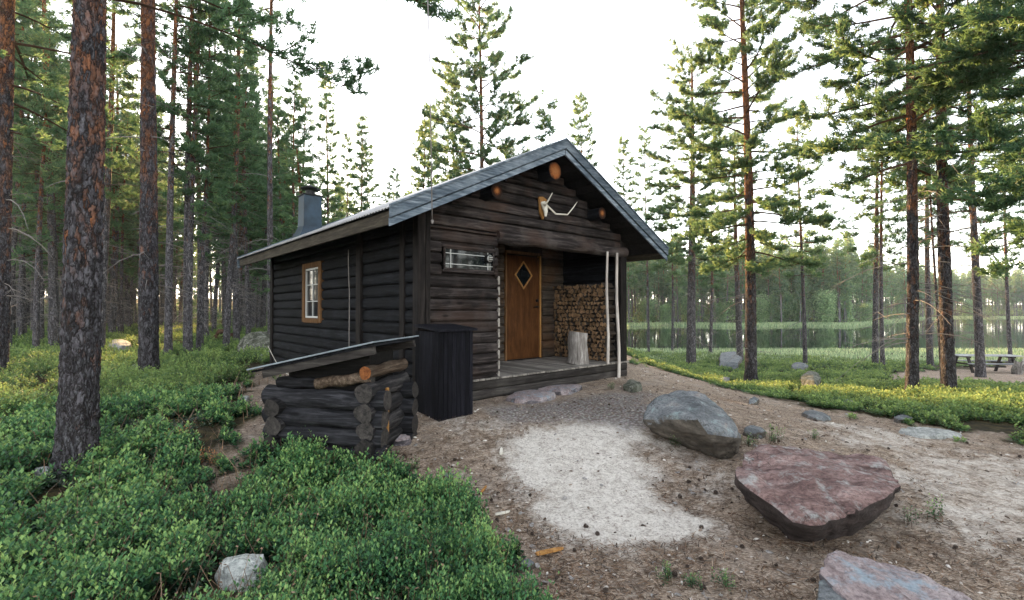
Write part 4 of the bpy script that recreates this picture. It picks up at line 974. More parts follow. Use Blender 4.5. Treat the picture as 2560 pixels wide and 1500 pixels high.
chip((1238, 1292), (1275, 1284), .022, 'bleached bone pale stick left of the pale sand patch', 'bone')
chip((1118, 1264), (1148, 1253), .025, 'grey wood chip between the bushes and the sand', 'pole')
chip((1203, 1236), (1216, 1220), .018, 'tan bark strip upper left of the grey wood chip', 'trim')
chip((1252, 1140), (1254, 1124), .03, 'bleached bone pale strip near the top left of the sand patch', 'bone')

# ================================================================== TREES
class TubeSet:
    """many thin tubes collected as arrays"""
    def __init__(s): s.v = []; s.q = []; s.h = []; s.n = 0; s.mi = []
    def add(s, P, R, seg=3, h=None, mi=0):
        P = np.asarray(P, float); n = len(P)
        T = np.gradient(P, axis=0); T /= np.linalg.norm(T, axis=1, keepdims=True) + 1e-9
        up = np.array([0, 0, 1.0]) if abs(T[0, 2]) < .9 else np.array([1.0, 0, 0])
        A = np.cross(T, up); A /= np.linalg.norm(A, axis=1, keepdims=True) + 1e-9; B = np.cross(T, A)
        an = np.arange(seg) * 2 * np.pi / seg
        R = np.asarray(R, float)
        if R.ndim == 1: R = np.repeat(R[:, None], seg, 1)
        V = P[:, None] + (A[:, None] * np.cos(an)[None, :, None] + B[:, None] * np.sin(an)[None, :, None]) * R[:, :, None]
        s.v.append(V.reshape(-1, 3)); i, j = np.meshgrid(np.arange(n - 1), np.arange(seg), indexing='ij'); j2 = (j + 1) % seg
        s.q.append((np.stack([i * seg + j, i * seg + j2, (i + 1) * seg + j2, (i + 1) * seg + j], -1).reshape(-1, 4)) + s.n)
        s.h.append(np.full(n * seg, 0.0) if h is None else np.repeat(np.asarray(h, float), seg)); s.mi.append(np.full((n - 1) * seg, mi)); s.n += n * seg

def trunk_path(H, lean, curve, rg):
    a = rg.uniform(0, 6); n = 26; t = np.linspace(0, 1, n) ** 1.15; z = t * H
    x = lean[0] * z + curve * np.sin(t * 3.1 + a) - curve * math.sin(a); y = lean[1] * z + curve * np.cos(t * 2.6 + a) - curve * math.cos(a)
    return np.stack([x, y, z], 1), t
def tree_meshes(name, seed, H, r0, cb=.45, cr=2.2, nbr=60, blade=(.11, .016), nb=7, tuft_gap=.10, sub=9, dead=22, lean=(0, 0), curve=.12, fineseg=None, barkm='bark', shape=0.5, dense=1.0, deadlen=1.0, tip=1.0, hs=1.0, up=0.0, limbs=None, az_bias=None):
    rg = np.random.default_rng(seed); P, t = trunk_path(H, lean, curve, rg)
    def tp(z): return np.array([np.interp(z, P[:, 2], P[:, 0]), np.interp(z, P[:, 2], P[:, 1]), z])
    def tr(z): return r0 * (1 - .86 * (z / H) ** 1.15) + .004
    tb = TubeSet()
    if fineseg:
        seg, dz, zmax = fineseg
        zs = np.concatenate([np.arange(-.25, zmax, dz), np.linspace(zmax, H, 12)]); PP = np.array([tp(max(z, 0)) * [1, 1, 0] + [0, 0, z] for z in zs]); an = np.arange(seg) * 2 * np.pi / seg
        Rr = np.zeros((len(zs), seg))
        for i, z in enumerate(zs):
            base = tr(max(z, 0)) + r0 * .42 * math.exp(-max(z, -.1) / .16) * .8
            for j in range(seg):
                ca, sa = math.cos(an[j]), math.sin(an[j])
                e = mnoise.voronoi(Vector((ca * r0 * 22, sa * r0 * 22, z * 7.5 + seed)))[0]; rg_ = min(e[1] - e[0], .35) / .35
                root = max(0, mnoise.noise(Vector((ca * 2.2, sa * 2.2, seed)))) * math.exp(-max(z, 0) / .22) * r0 * .7
                Rr[i, j] = base * (1 + .05 * mnoise.noise(Vector((ca * 1.5, sa * 1.5, z * .9)))) + .016 * rg_ + .006 * mnoise.noise(Vector((ca * 9, sa * 9, z * 22))) + root
        tb.add(PP, Rr, seg, zs / H, 0)
    else:
        zz = P[:, 2].copy(); R = np.array([tr(z) + r0 * .30 * math.exp(-z / .25) for z in zz]); PP = P.copy(); PP[0, 2] = -.3; tb.add(PP, R, 9, zz / H, 0)
    for k in range(dead):
        z = H * (cb * rg.uniform(.22, 1.15)); L = rg.uniform(.25, 1.3) * deadlen; az = rg.uniform(0, 2 * np.pi); s = np.linspace(0, 1, 5); dr = rg.uniform(.1, .75); u0 = rg.uniform(-.1, .35)
        d = np.array([math.cos(az), math.sin(az), 0]); side = np.array([-d[1], d[0], 0]) * rg.uniform(-.25, .25)
        Q = tp(z) + np.outer(s * L, d) + np.outer(s ** 2 * L, side); Q[:, 2] += L * (u0 * s - dr * s ** 2)
        tb.add(Q, (.011 + .004 * L) * (1 - .8 * s) * (r0 / .15) ** .4, 3, None, 1)
        for q in range(rg.integers(0, 4)):
            i = rg.integers(1, 4); a2 = az + rg.uniform(-1.3, 1.3); l2 = L * rg.uniform(.2, .45); d2 = np.array([math.cos(a2), math.sin(a2), rg.uniform(-.8, .3)])
            tb.add(Q[i] + np.outer(np.linspace(0, 1, 3) * l2, d2), np.array([.006, .004, .001]), 3, None, 1)
    v = np.vstack(tb.v); q = np.vstack(tb.q); me = np_mesh(name + '_trunk', v, q.ravel(), np.full(len(q), 4), None, [M[barkm], M['twig']], True, np.concatenate(tb.mi))
    a = me.attributes.new("h", 'FLOAT', 'POINT'); a.data.foreach_set("value", (np.concatenate(tb.h) * hs).astype(np.float32))
    # crown
    cs = TubeSet(); TPs = []; TDs = []
    def branch(z, az, L, e0, droop, upturn, sub, thick):
        s = np.linspace(0, 1, 7); d = np.array([math.cos(az), math.sin(az), 0]); side = np.array([-d[1], d[0], 0]); wv = rg.uniform(-.18, .18)
        Q = tp(z) + np.outer(s * L, d) + np.outer(np.sin(s * 3) * L * wv * .5, side)
        Q[:, 2] += L * (e0 * s - droop * s ** 1.6 + upturn * s ** 3)
        cs.add(Q, thick * (1 - .85 * s), 3)
        ns = max(3, int(sub * (.5 + L / cr * .6)))
        for k in range(ns):
            f = rg.uniform(.22, 1.0) ** .8; f = min(f, .99); b0 = np.array([np.interp(f, s, Q[:, c]) for c in range(3)])
            sg = 1 if k % 2 else -1; a2 = az + sg * rg.uniform(.35, 1.15); l2 = L * rg.uniform(.16, .40) * (1.25 - .75 * f)
            l2 = max(l2, .18); el = rg.uniform(-.15, .45) + up
            d2 = np.array([math.cos(a2), math.sin(a2), el]); d2 /= np.linalg.norm(d2)
            ss = np.linspace(0, 1, 3); Q2 = b0 + np.outer(ss * l2, d2); Q2[:, 2] += l2 * .18 * ss ** 2
            if tuft_gap < .16: cs.add(Q2, thick * .28 * (1 - .7 * ss) + .001, 3)
            nt = max(2, int(l2 / tuft_gap * dense)); fs = rg.uniform(.15, 1.0, nt); fs[0] = 1.0
            pp = np.stack([np.interp(fs, ss, Q2[:, c]) for c in range(3)], 1) + rg.normal(0, tuft_gap * .45, (nt, 3)); TPs.append(pp); TDs.append(np.repeat(d2[None], nt, 0))
        nt = max(2, int(L * .45 / tuft_gap * dense)); fs = rg.uniform(.5, 1.0, nt); pp = np.stack([np.interp(fs, s, Q[:, c]) for c in range(3)], 1) + rg.normal(0, tuft_gap * .3, (nt, 3)); TPs.append(pp); TDs.append(np.repeat(d[None], nt, 0))
    az = rg.uniform(0, 6)
    for k in range(nbr):
        u = (k + rg.uniform(0, 1)) / nbr; z = H * (cb + (1 - cb) * u * .985)
        prof = (1 - u) ** shape * (0.55 + .45 * min(1, u / .18)) if shape > 0 else 1
        L = max(.15, cr * prof * rg.uniform(.5, 1.15)); az += 2.4 + rg.uniform(-.5, .5)
        if az_bias is not None and rg.uniform() < .3: az = az_bias + rg.uniform(-.8, .8)
        e0 = -.05 + .75 * u + rg.uniform(-.15, .2)
        branch(z, az, L, e0, .35 * (1 - u) + rg.uniform(0, .2), rg.uniform(.05, .35), sub, .012 + .012 * L)
    for lb in (limbs or []): branch(*lb)
    TP = np.vstack(TPs); TD = np.vstack(TDs); nt = len(TP)
    # blades: triangles
    D = np.repeat(TD, nb, 0) * .75 + rg.normal(0, .62, (nt * nb, 3)); D[:, 2] += .28; D /= np.linalg.norm(D, axis=1, keepdims=True)
    O = np.repeat(TP, nb, 0) + rg.normal(0, blade[0] * .22, (nt * nb, 3)); Sd = np.cross(D, rg.normal(0, 1, (nt * nb, 3))); Sd /= np.linalg.norm(Sd, axis=1, keepdims=True) + 1e-9
    L = blade[0] * rg.uniform(.6, 1.25, (nt * nb, 1)); w = blade[1] * rg.uniform(.7, 1.3, (nt * nb, 1))
    V = np.stack([O - Sd * w * .5 - D * L * .25, O + Sd * w * .5 - D * L * .2, O + D * L * .75 + Sd * w * .15, O + D * L * .7 - Sd * w * .25], 1).reshape(-1, 3)
    clump = np.repeat(rg.uniform(0, .55, nt), nb) + rg.uniform(0, .35, nt * nb) + .25 * (np.repeat(TP[:, 2], nb) / H > .9)
    cv = np.vstack(cs.v); cq = np.vstack(cs.q); nv = len(cv)
    allv = np.vstack([cv, V]); fl = np.concatenate([cq.ravel(), (np.arange(len(V)) + nv)]); nper = np.concatenate([np.full(len(cq), 4), np.full(nt * nb, 4)])
    mc = np_mesh(name + '_crown', allv, fl, nper, np.concatenate([np.zeros(len(cq)), clump]), [M['limb'], M['needle']], False, np.concatenate([np.zeros(len(cq), int), np.ones(nt * nb, int)]))
    return me, mc
def place_tree(meshes, p, rz, s=1.0, label=None, group=None, name='pine_tree', zs=None, cat='tree'):
    e = empty(name, p, rz); e.scale = (s, s, zs or s); tag(e, label, cat, group)
    obj_from(meshes[0], 'trunk', e); obj_from(meshes[1], 'crown', e); return e

# ---- individually built near pines: (px, base_py, width_px at breast, label, kwargs)
def near(px, by, wpx, H, label, rz=0.0, **kw):
    p = on_ground(px, by); D = p.y; r = wpx / F * D / 2
    kw.setdefault('seed', int(px) + 7)
    me = tree_meshes('pine', H=H, r0=r * (.76 if 'fineseg' in kw else .9), **kw)
    return place_tree(me, p - Vector((0, 0, .02)), rz, 1.0, label)
A_ = dict(blade=(.125, .023), nb=12, tuft_gap=.075, sub=12)
near(193, 1172, 94, 15, 'thickest pine trunk with flaking orange and grey bark in the left foreground', seed=11, hs=1.2, fineseg=(72, .03, 4.2), barkm='bark_near', cb=.55, nbr=30, dead=3, lean=(.012, 0), curve=.02, blade=(.2, .03), nb=5, sub=8, cr=2.0)
near(372, 948, 50, 17, 'second thick pine left of the cabin, dark trunk with silvery dead twigs', seed=12, fineseg=(48, .05, 7.5), barkm='bark_near', cb=.46, nbr=44, dead=40, lean=(-.008, 0), curve=.04, cr=3.0, deadlen=.9, **A_)
near(-6, 945, 46, 17, 'pine trunk cut off by the left edge of the view', seed=13, fineseg=(40, .06, 6.5), barkm='bark_near', cb=.30, nbr=60, dead=30, lean=(-.004, 0), curve=.05, cr=2.6, **A_)
near(250, 886, 20, 15, 'slim pine just right of the thickest trunk', seed=14, cb=.32, nbr=50, cr=1.7, **A_)
near(421, 893, 19, 16, 'slim pine with orange upper bark right of the second thick pine', seed=15, cb=.36, nbr=50, cr=1.9, lean=(-.012, 0), **A_)
near(467, 886, 17, 18, 'tall straight orange barked pine nearest the middle of the left forest', seed=16, cb=.52, nbr=44, cr=1.9, **A_)
near(496, 884, 12, 12, 'thin pine paired with the tall orange barked one', seed=17, cb=.32, nbr=46, cr=1.5, **A_)
near(592, 862, 16, 13.5, 'grey pine trunk beside the mossy boulder', seed=18, cb=.34, nbr=50, cr=2.0, lean=(.004, 0), **A_)
near(302, 846, 9, 11, 'thin leaning pine behind the second thick trunk', seed=19, cb=.4, nbr=40, cr=1.3, lean=(-.02, 0), curve=.25, blade=(.15, .03), nb=6, tuft_gap=.11, sub=9)
near(58, 842, 15, 15, 'dark pine trunk between the left edge and the thickest trunk', seed=20, cb=.26, nbr=60, cr=2.1, blade=(.15, .03), nb=6, tuft_gap=.11, sub=9)
def behind(px, D, H, wm, label, rz=0.0, **kw):
    x = (px - 1280) / F * D; p = Vector((x, D, gz(x, D) - .05)); kw.setdefault('seed', int(px) + 3)
    return place_tree(tree_meshes('pine', H=H, r0=wm / 2, **kw), p, rz, 1.0, label)
B_ = dict(blade=(.165, .034), nb=9, tuft_gap=.105, sub=10)
def Hfor(ty, D): return (772 - ty) / F * D + 1.45
behind(679, 15, 17, .19, 'tall slender pine rising behind the chimney end of the cabin', cb=.62, nbr=34, cr=1.8, dead=26, lean=(.006, 0), **B_)
behind(1200, 19, 15.2, .25, 'tall open crowned pine standing behind the cabin roof', cb=.28, nbr=88, cr=2.5, dead=10, shape=.30, up=.25, dense=1.5, **A_)
behind(1137, 21, Hfor(165, 21), .15, 'smaller dark pine left of the tall one behind the roof', dense=1.5, cb=.25, nbr=80, cr=1.25, dead=4, **B_)
behind(1048, 23, Hfor(305, 23), .13, 'bushy pine behind the long roof slope, left one of the pair', dense=1.5, cb=.18, nbr=80, cr=1.2, dead=3, **B_)
behind(1078, 26, Hfor(258, 26), .13, 'pointed pine behind the long roof slope, right one of the pair', dense=1.4, cb=.2, nbr=75, cr=1.05, dead=3, **B_)
behind(815, 24, Hfor(155, 24), .15, 'narrow spire shaped pine above the chimney', cb=.22, nbr=70, cr=1.05, dead=5, shape=.8, **B_)
behind(893, 26, Hfor(285, 26), .15, 'narrow pine standing alone against the sky over the eave', cb=.2, nbr=64, cr=1.0, dead=5, shape=.8, **B_)
behind(742, 21, Hfor(185, 21), .16, 'leafy pine rising directly behind the chimney', cb=.2, nbr=70, cr=1.4, dead=6, **B_)
behind(858, 30, Hfor(330, 30), .12, 'thin pale pine between the two narrow ones over the eave', cb=.25, nbr=46, cr=.8, dead=5, **B_)
behind(926, 28, Hfor(358, 28), .12, 'short sunlit pine over the eave', cb=.25, nbr=50, cr=1.1, dead=5, **B_)
behind(977, 30, Hfor(420, 30), .1, 'lowest small pine over the long roof slope', cb=.2, nbr=50, cr=1.0, dead=3, **B_)
behind(1374, 16, Hfor(258, 16), .06, 'thin dark sapling top just left of the ridge', cb=.35, nbr=26, cr=.75, dead=2, shape=.9, **B_)
behind(1460, 28, Hfor(240, 28), .13, 'golden lit pine right of the ridge', cb=.5, nbr=60, cr=1.35, dead=10, **B_)
behind(1554, 30, Hfor(300, 30), .13, 'golden lit pine above the right roof slope', cb=.3, nbr=60, cr=1.3, dead=10, **B_)
behind(1621, 32, Hfor(255, 32), .15, 'slim golden pine nearest the right eave', cb=.35, nbr=54, cr=1.5, dead=16, **B_)
behind(1680, 34, Hfor(345, 34), .15, 'thin reddish pine at the lake edge right of the cabin', cb=.35, nbr=46, cr=1.2, dead=16, **B_)
near(1728, 915, 25, 15.5, 'orange topped pine right of the cabin with broad dark branches', seed=31, cb=.32, nbr=84, cr=2.7, dead=30, shape=.3, lean=(-.006, 0), dense=1.6, **A_)
near(1877, 958, 33, 14.5, 'thick dark pine on the slope with dense drooping boughs', seed=32, fineseg=(36, .07, 6), cb=.26, nbr=88, cr=2.5, dead=24, shape=.3, lean=(-.010, 0), dense=1.7, barkm='bark_near', **A_)
near(1850, 905, 17, 13, 'slimmer trunk close behind the thick dark pine', seed=33, cb=.5, nbr=40, cr=1.6, **B_)
near(1776, 884, 9, 11, 'thin dark trunk left of the thick dark pine', seed=34, cb=.4, nbr=40, cr=1.2, **B_)
near(2013, 920, 11, Hfor(228, 20) + .8, 'very slender pine standing alone in front of the lake', seed=35, cb=.36, nbr=46, cr=1.9, dead=18, shape=.5, **B_)
near(2280, 990, 30, 15, 'orange trunked pine left of the sunlit edge trunk at right', seed=36, fineseg=(36, .07, 6), dense=1.4, cb=.34, nbr=76, cr=3.0, dead=40, shape=.3, deadlen=1.4, barkm='bark_near', **A_)
near(2374, 987, 33, 15, 'thick pine whose left edge glows in the sun at right', seed=37, fineseg=(36, .07, 6), dense=1.4, cb=.38, nbr=60, cr=2.4, dead=44, deadlen=1.5, barkm='bark_near', **A_)
near(2357, 978, 7, 8, 'thin dark trunk hugging the sun edged pine', seed=38, cb=.6, nbr=22, cr=.8, **B_)
near(2452, 942, 21, 15, 'dark pine in front of the picnic table', seed=39, cb=.34, nbr=56, cr=2.6, dead=40, deadlen=1.4, **A_)
near(2326, 918, 15, 14, 'pine by the water between the two thick right-hand trunks', seed=40, cb=.4, nbr=50, cr=2.0, dead=30, **B_)
near(2188, 915, 15, 14.5, 'left one of the two twin pines on the lake shore', seed=41, cb=.33, nbr=56, cr=2.2, dead=26, **B_)
near(2207, 921, 11, 13, 'right one of the two twin pines on the lake shore', seed=42, cb=.5, nbr=40, cr=1.4, dead=20, **B_)
near(2527, 908, 9, 13, 'thin pine at the far end of the picnic table', seed=43, cb=.36, nbr=46, cr=1.6, dead=20, **B_)
# pine just outside the right edge whose boughs hang into the picture, and one outside at upper left
def outside(x, y, H, r, label, **kw):
    return place_tree(tree_meshes('pine', H=H, r0=r, **kw), Vector((x, y, gz(x, y) - .05)), 0, 1, label)
outside(9.7, 7.4, 12, .16, 'pine at the right border whose dark boughs hang in from above', seed=51, cb=.26, nbr=84, cr=3.4, dead=20, shape=.2, az_bias=math.pi, dense=1.8, **A_)
outside(-6.35, 6.95, 13, .12, 'pine hidden behind the thickest trunk reaching a long bough across the upper left', seed=52, cb=.5, nbr=24, cr=1.8, dead=6, limbs=[(6.9, .05, 5.0, .16, .30, .0, 18, .035), (6.2, .45, 3.8, .2, .4, .0, 12, .03), (7.6, -.3, 3.8, .1, .25, .0, 12, .03)], **A_)

# ---- mid forest variants
MIDV = [tree_meshes('pine_mid', 100 + k, H=14.0, r0=.098 + .018 * (k % 3), cb=(.32, .42, .28, .48, .34, .22)[k], cr=(1.5, 1.6, 1.4, 1.5, 1.3, 1.6)[k], nbr=54, blade=(.19, .036), nb=8, tuft_gap=.14, sub=9, dead=34, dense=.85, lean=((k - 2) * .004, 0), curve=.18, shape=.55) for k in range(6)]
FARV = [tree_meshes('pine_far', 200 + k, H=14.0, r0=.13, cb=(.24, .36, .44)[k], cr=(1.8, 1.7, 1.6)[k], nbr=32, blade=(.5, .14), nb=3, tuft_gap=.34, sub=6, dead=8, curve=.15, shape=.5) for k in range(3)]
taken = []
def far_enough(x, y, dmin):
    for (a, b) in taken:
        if (a - x) ** 2 + (b - y) ** 2 < dmin * dmin: return False
    return True
rnd = random.Random(21); mid = []
SUNH = (math.sin(SUN_AZ), math.cos(SUN_AZ))
def sunlit_gap(x, y):
    """lanes kept free of trees along the sun direction so the low sun reaches the clearing"""
    for (tx, ty, w) in ((-9.6, 9.8, 1.9), (8.8, 9.4, 2.6), (10.6, 11.0, 2.4), (6.0, 12.0, 2.0), (14, 16, 2.5)):  # target spots and lane widths, shaped to steer the sunlight
        dx, dy = x - tx, y - ty; k = dx * SUNH[0] + dy * SUNH[1]; p = abs(dx * SUNH[1] - dy * SUNH[0])
        if k > 0 and p < w: return True
    return False
tries = 0
# sight lines to the sky gaps stay low: limit tree height by direction
def skyline(px):
    return float(np.interp(px, [560, 700, 760, 800, 860, 930, 985, 1030, 1110, 1180, 1300, 1420, 1600], [-200, 60, 300, 400, 440, 480, 480, 440, 400, 420, 480, 460, 420]))
while len(mid) < 245 and tries < 60000:
    tries += 1
    D = 13 + 40 * rnd.random() ** .75; px = rnd.uniform(-330, 1560) if rnd.random() < .7 else rnd.uniform(180, 660); x = (px - 1280) / F * D
    if px > 740 and rnd.random() < .55: continue
    if 575 < px < 700 and D < 21: continue
    if px > 1330 and D > 30: continue
    if D < 19 and rnd.random() < .35: continue
    if not far_enough(x, D, 1.0 if px < 740 else 2.0): continue
    l = CM.inverted() @ Vector((x, D, 0))
    if -1.2 < l.x < 6 and -2 < l.y < 8.2: continue
    if sunlit_gap(x, D): continue
    H = rnd.uniform(11, 16.5)
    if px > 700: H = min(H, max(4.5, (772 - skyline(px)) / F * D + 1.45)) * rnd.uniform(.85, 1)
    taken.append((x, D)); k = rnd.randrange(6); s = H / 14.0
    near_ = 'nearer' if D < 26 else ('deeper' if D < 38 else 'distant')
    zone = ('beyond the left edge trunk' if px < 0 else 'between the left edge and the thickest trunk' if px < 193 else 'between the thickest and the second thick pine' if px < 372 else 'between the second thick pine and the tall orange one' if px < 467 else
            'between the tall orange pine and the mossy boulder' if px < 620 else 'showing above the eave near the chimney' if px < 860 else 'showing over the long left roof slope' if px < 1180 else 'showing beside the ridge of the roof')
    place_tree(MIDV[k], Vector((x, D, gz(x, D) - .05)), rnd.uniform(0, 6.28), max(s, .55) if px < 740 else max(.75, s ** .6), near_ + ' slender pine ' + zone, near_ + ' pines ' + zone, zs=s)
    mid.append(1)
# trees around and behind the viewpoint: they shade the clearing and stand in the panes' reflection
for i in range(16):
    a = rnd.uniform(100, 260) * math.pi / 180; R_ = rnd.uniform(10, 22); x, y = R_ * math.sin(a), R_ * math.cos(a)
    place_tree(MIDV[i % 6], Vector((x, y, gz(x, y) - .05)), rnd.uniform(0, 6), 1.0, 'pine of the wood on the near side of the clearing', 'pines on the near side of the clearing')

for i in range(22):
    x, y = rnd.uniform(13, 34), rnd.uniform(-9, 5.5)
    place_tree(MIDV[(i * 5) % 6], Vector((x, y, gz(x, y) - .05)), rnd.uniform(0, 6), 1.0, 'pine of the wood to the right of the viewpoint', 'pines right of the viewpoint')

# ---- far woods: one object per wood, instances of the far pines
def far_wood(name, pts, label, variants):
    """points -> geometry nodes instances of the variant meshes (kept inside this one object)"""
    me = bpy.data.meshes.new(name); me.from_pydata([p[:3] for p in pts], [], [])
    for nm, k in (("sc", 3), ("rz", 4), ("kd", 5)):
        a = me.attributes.new(nm, 'FLOAT', 'POINT'); a.data.foreach_set("value", [float(p[k]) for p in pts])
    o = bpy.data.objects.new(name, me); COL.objects.link(o); tag(o, label, None, None, 'stuff')
    g = bpy.data.node_groups.new(name + '_scatter', 'GeometryNodeTree')
    g.interface.new_socket("Geometry", in_out='INPUT', socket_type='NodeSocketGeometry'); g.interface.new_socket("Geometry", in_out='OUTPUT', socket_type='NodeSocketGeometry')
    gi = g.nodes.new("NodeGroupInput"); go = g.nodes.new("NodeGroupOutput"); jn = g.nodes.new("GeometryNodeJoinGeometry")
    def att(nm):
        n_ = g.nodes.new("GeometryNodeInputNamedAttribute"); n_.data_type = 'FLOAT'; n_.inputs['Name'].default_value = nm; return n_.outputs['Attribute']
    for k, (ta, tb_) in enumerate(variants):
        ip = g.nodes.new("GeometryNodeInstanceOnPoints"); g.links.new(gi.outputs[0], ip.inputs['Points'])
        cp = g.nodes.new("FunctionNodeCompare"); cp.data_type = 'FLOAT'; cp.operation = 'EQUAL'; g.links.new(att('kd'), cp.inputs[0]); cp.inputs[1].default_value = k; cp.inputs['Epsilon'].default_value = .1; g.links.new(cp.outputs[0], ip.inputs['Selection'])
        j2 = g.nodes.new("GeometryNodeJoinGeometry")
        for ob in (ta, tb_):
            oi = g.nodes.new("GeometryNodeObjectInfo"); oi.inputs['Object'].default_value = ob; oi.transform_space = 'ORIGINAL'; oi.inputs['As Instance'].default_value = False; g.links.new(oi.outputs['Geometry'], j2.inputs[0])
        g.links.new(j2.outputs[0], ip.inputs['Instance'])
        cx = g.nodes.new("ShaderNodeCombineXYZ"); g.links.new(att('rz'), cx.inputs[2]); er = g.nodes.new("FunctionNodeEulerToRotation"); g.links.new(cx.outputs[0], er.inputs[0]); g.links.new(er.outputs[0], ip.inputs['Rotation'])
        g.links.new(att('sc'), ip.inputs['Scale']); g.links.new(ip.outputs[0], jn.inputs[0])
    g.links.new(jn.outputs[0], go.inputs[0]); md = o.modifiers.new("scatter", 'NODES'); md.node_group = g; return o
# the variants stand in the wood themselves as ordinary trees
far_src = []
for k, (px, D) in enumerate(((330, 52), (452, 54), (530, 51))):
    x = (px - 1280) / F * D; e = place_tree(FARV[k], Vector((x, D, gz(x, D))), 0, 1.0, ('far slender pine glimpsed behind the second thick pine', 'far slender pine glimpsed behind the tall orange barked pine', 'far slender pine glimpsed behind the dead log')[k]); far_src.append(tuple(e.children))
pts = []
nf_ = 0
while nf_ < 330:
    D = 50 + 75 * rnd.random(); px = rnd.uniform(-420, 760); x = (px - 1280) / F * D
    nf_ += 1
    if sunlit_gap(x, D) and D < 95: continue
    pts.append((x, D, gz(x, D), rnd.uniform(.85, 1.2) if nf_ % 4 else rnd.uniform(.3, .5), rnd.uniform(0, 6.28), rnd.randrange(3)))
for _ in range(150):
    D = rnd.uniform(52, 120); px = rnd.uniform(760, 1500); x = (px - 1280) / F * D
    H = min(16, (772 - skyline(px) - 30) / F * D + 1.45); pts.append((x, D, gz(x, D), H / 14 * rnd.uniform(.8, 1), rnd.uniform(0, 6.28), rnd.randrange(3)))
far_wood('far_pine_wood', pts, 'far depth of the pine forest behind the cabin and the left-hand trunks', far_src)
pts = []
for _ in range(1700):
    px = rnd.uniform(1400, 3400); ph = (px - 1280) / F; 
    fs = 84 + 78 * float(sstep(.68, .95, ph)); D = fs + 5 + 110 * rnd.random() ** 1.3; x = ph * D
    pts.append((x, D, gz(x, D) - .1, (rnd.uniform(.85, 1.3) if _ % 3 else rnd.uniform(.28, .5)) , rnd.uniform(0, 6.28), rnd.randrange(3)))
far_wood('far_shore_wood', pts, 'pine wood on the far shore of the lake', far_src)

# ---- birch bushes on the far shore
def bush_mesh(seed, H, R, nl, ls, mat, stems=7):
    rg = np.random.default_rng(seed); ts = TubeSet(); TP = []
    for k in range(stems):
        a = rg.uniform(0, 6.28); r = R * rg.uniform(.15, .8); s = np.linspace(0, 1, 5); Q = np.stack([math.cos(a) * r * s ** 1.3, math.sin(a) * r * s ** 1.3, H * rg.uniform(.75, 1) * s], 1); ts.add(Q, .05 * (1 - .8 * s) * H / 4, 3)
        n_ = nl // stems; f = rg.uniform(.12, 1, n_); c = np.stack([np.interp(f, s, Q[:, i]) for i in range(3)], 1); TP.append(c + rg.normal(0, 1, (n_, 3)) * [R * .26, R * .26, H * .07])
    TP = np.vstack(TP); n_ = len(TP); D = rg.normal(0, 1, (n_, 3)); D /= np.linalg.norm(D, axis=1, keepdims=True); Sd = np.cross(D, rg.normal(0, 1, (n_, 3))); Sd /= np.linalg.norm(Sd, axis=1, keepdims=True)
    V = np.stack([TP, TP + D * ls * .5 + Sd * ls * .35, TP + D * ls, TP + D * ls * .5 - Sd * ls * .35], 1).reshape(-1, 3)
    cv = np.vstack(ts.v); cq = np.vstack(ts.q); fl = np.concatenate([cq.ravel(), np.arange(len(V)) + len(cv)]); 
    return np_mesh('bush', np.vstack([cv, V]), fl, np.full(len(cq) + n_, 4), np.concatenate([np.zeros(len(cq)), rg.uniform(0, 1, n_)]), [M['twig'], M[mat]], False, np.concatenate([np.zeros(len(cq), int), np.ones(n_, int)]))
BV = [bush_mesh(300 + k, 5.0, 2.0, 5200, .26, 'birch', 9) for k in range(3)]
for i, (px, D, s, lab) in enumerate(((1620, 92, 1.0, 'pale birch clump nearest the porch on the far shore'), (1665, 90, .8, 'low pale birch bush on the far shore right of the porch'), (1725, 93, 1.1, 'grey green birch clump behind the orange topped pine'), (1800, 91, .8, 'low bush on the far shore left of the thick dark pine'),
        (1905, 92, 1.15, 'misty birch clump just right of the thick dark pine'), (1950, 94, 1.3, 'tall misty birch clump in the middle of the far shore'), (2000, 92, 1.1, 'pale birch clump behind the very slender pine'), (2062, 90, 1.35, 'bright green round birch bush on the far shore'), (2110, 92, 1.2, 'second bright green birch bush on the far shore'), (2165, 100, .8, 'low bush behind the twin shore pines'), (2250, 150, 1.1, 'bush far behind the orange trunked pine'), (2420, 166, 1.2, 'distant bush beyond the picnic table'))):
    x = (px - 1280) / F * D; o = obj_from(BV[i % 3], 'birch_bush'); o.location = (x, D, gz(x, D) - .1); o.rotation_euler = (0, 0, i * 1.1); o.scale = (s, s, s); tag(o, lab, 'bush')

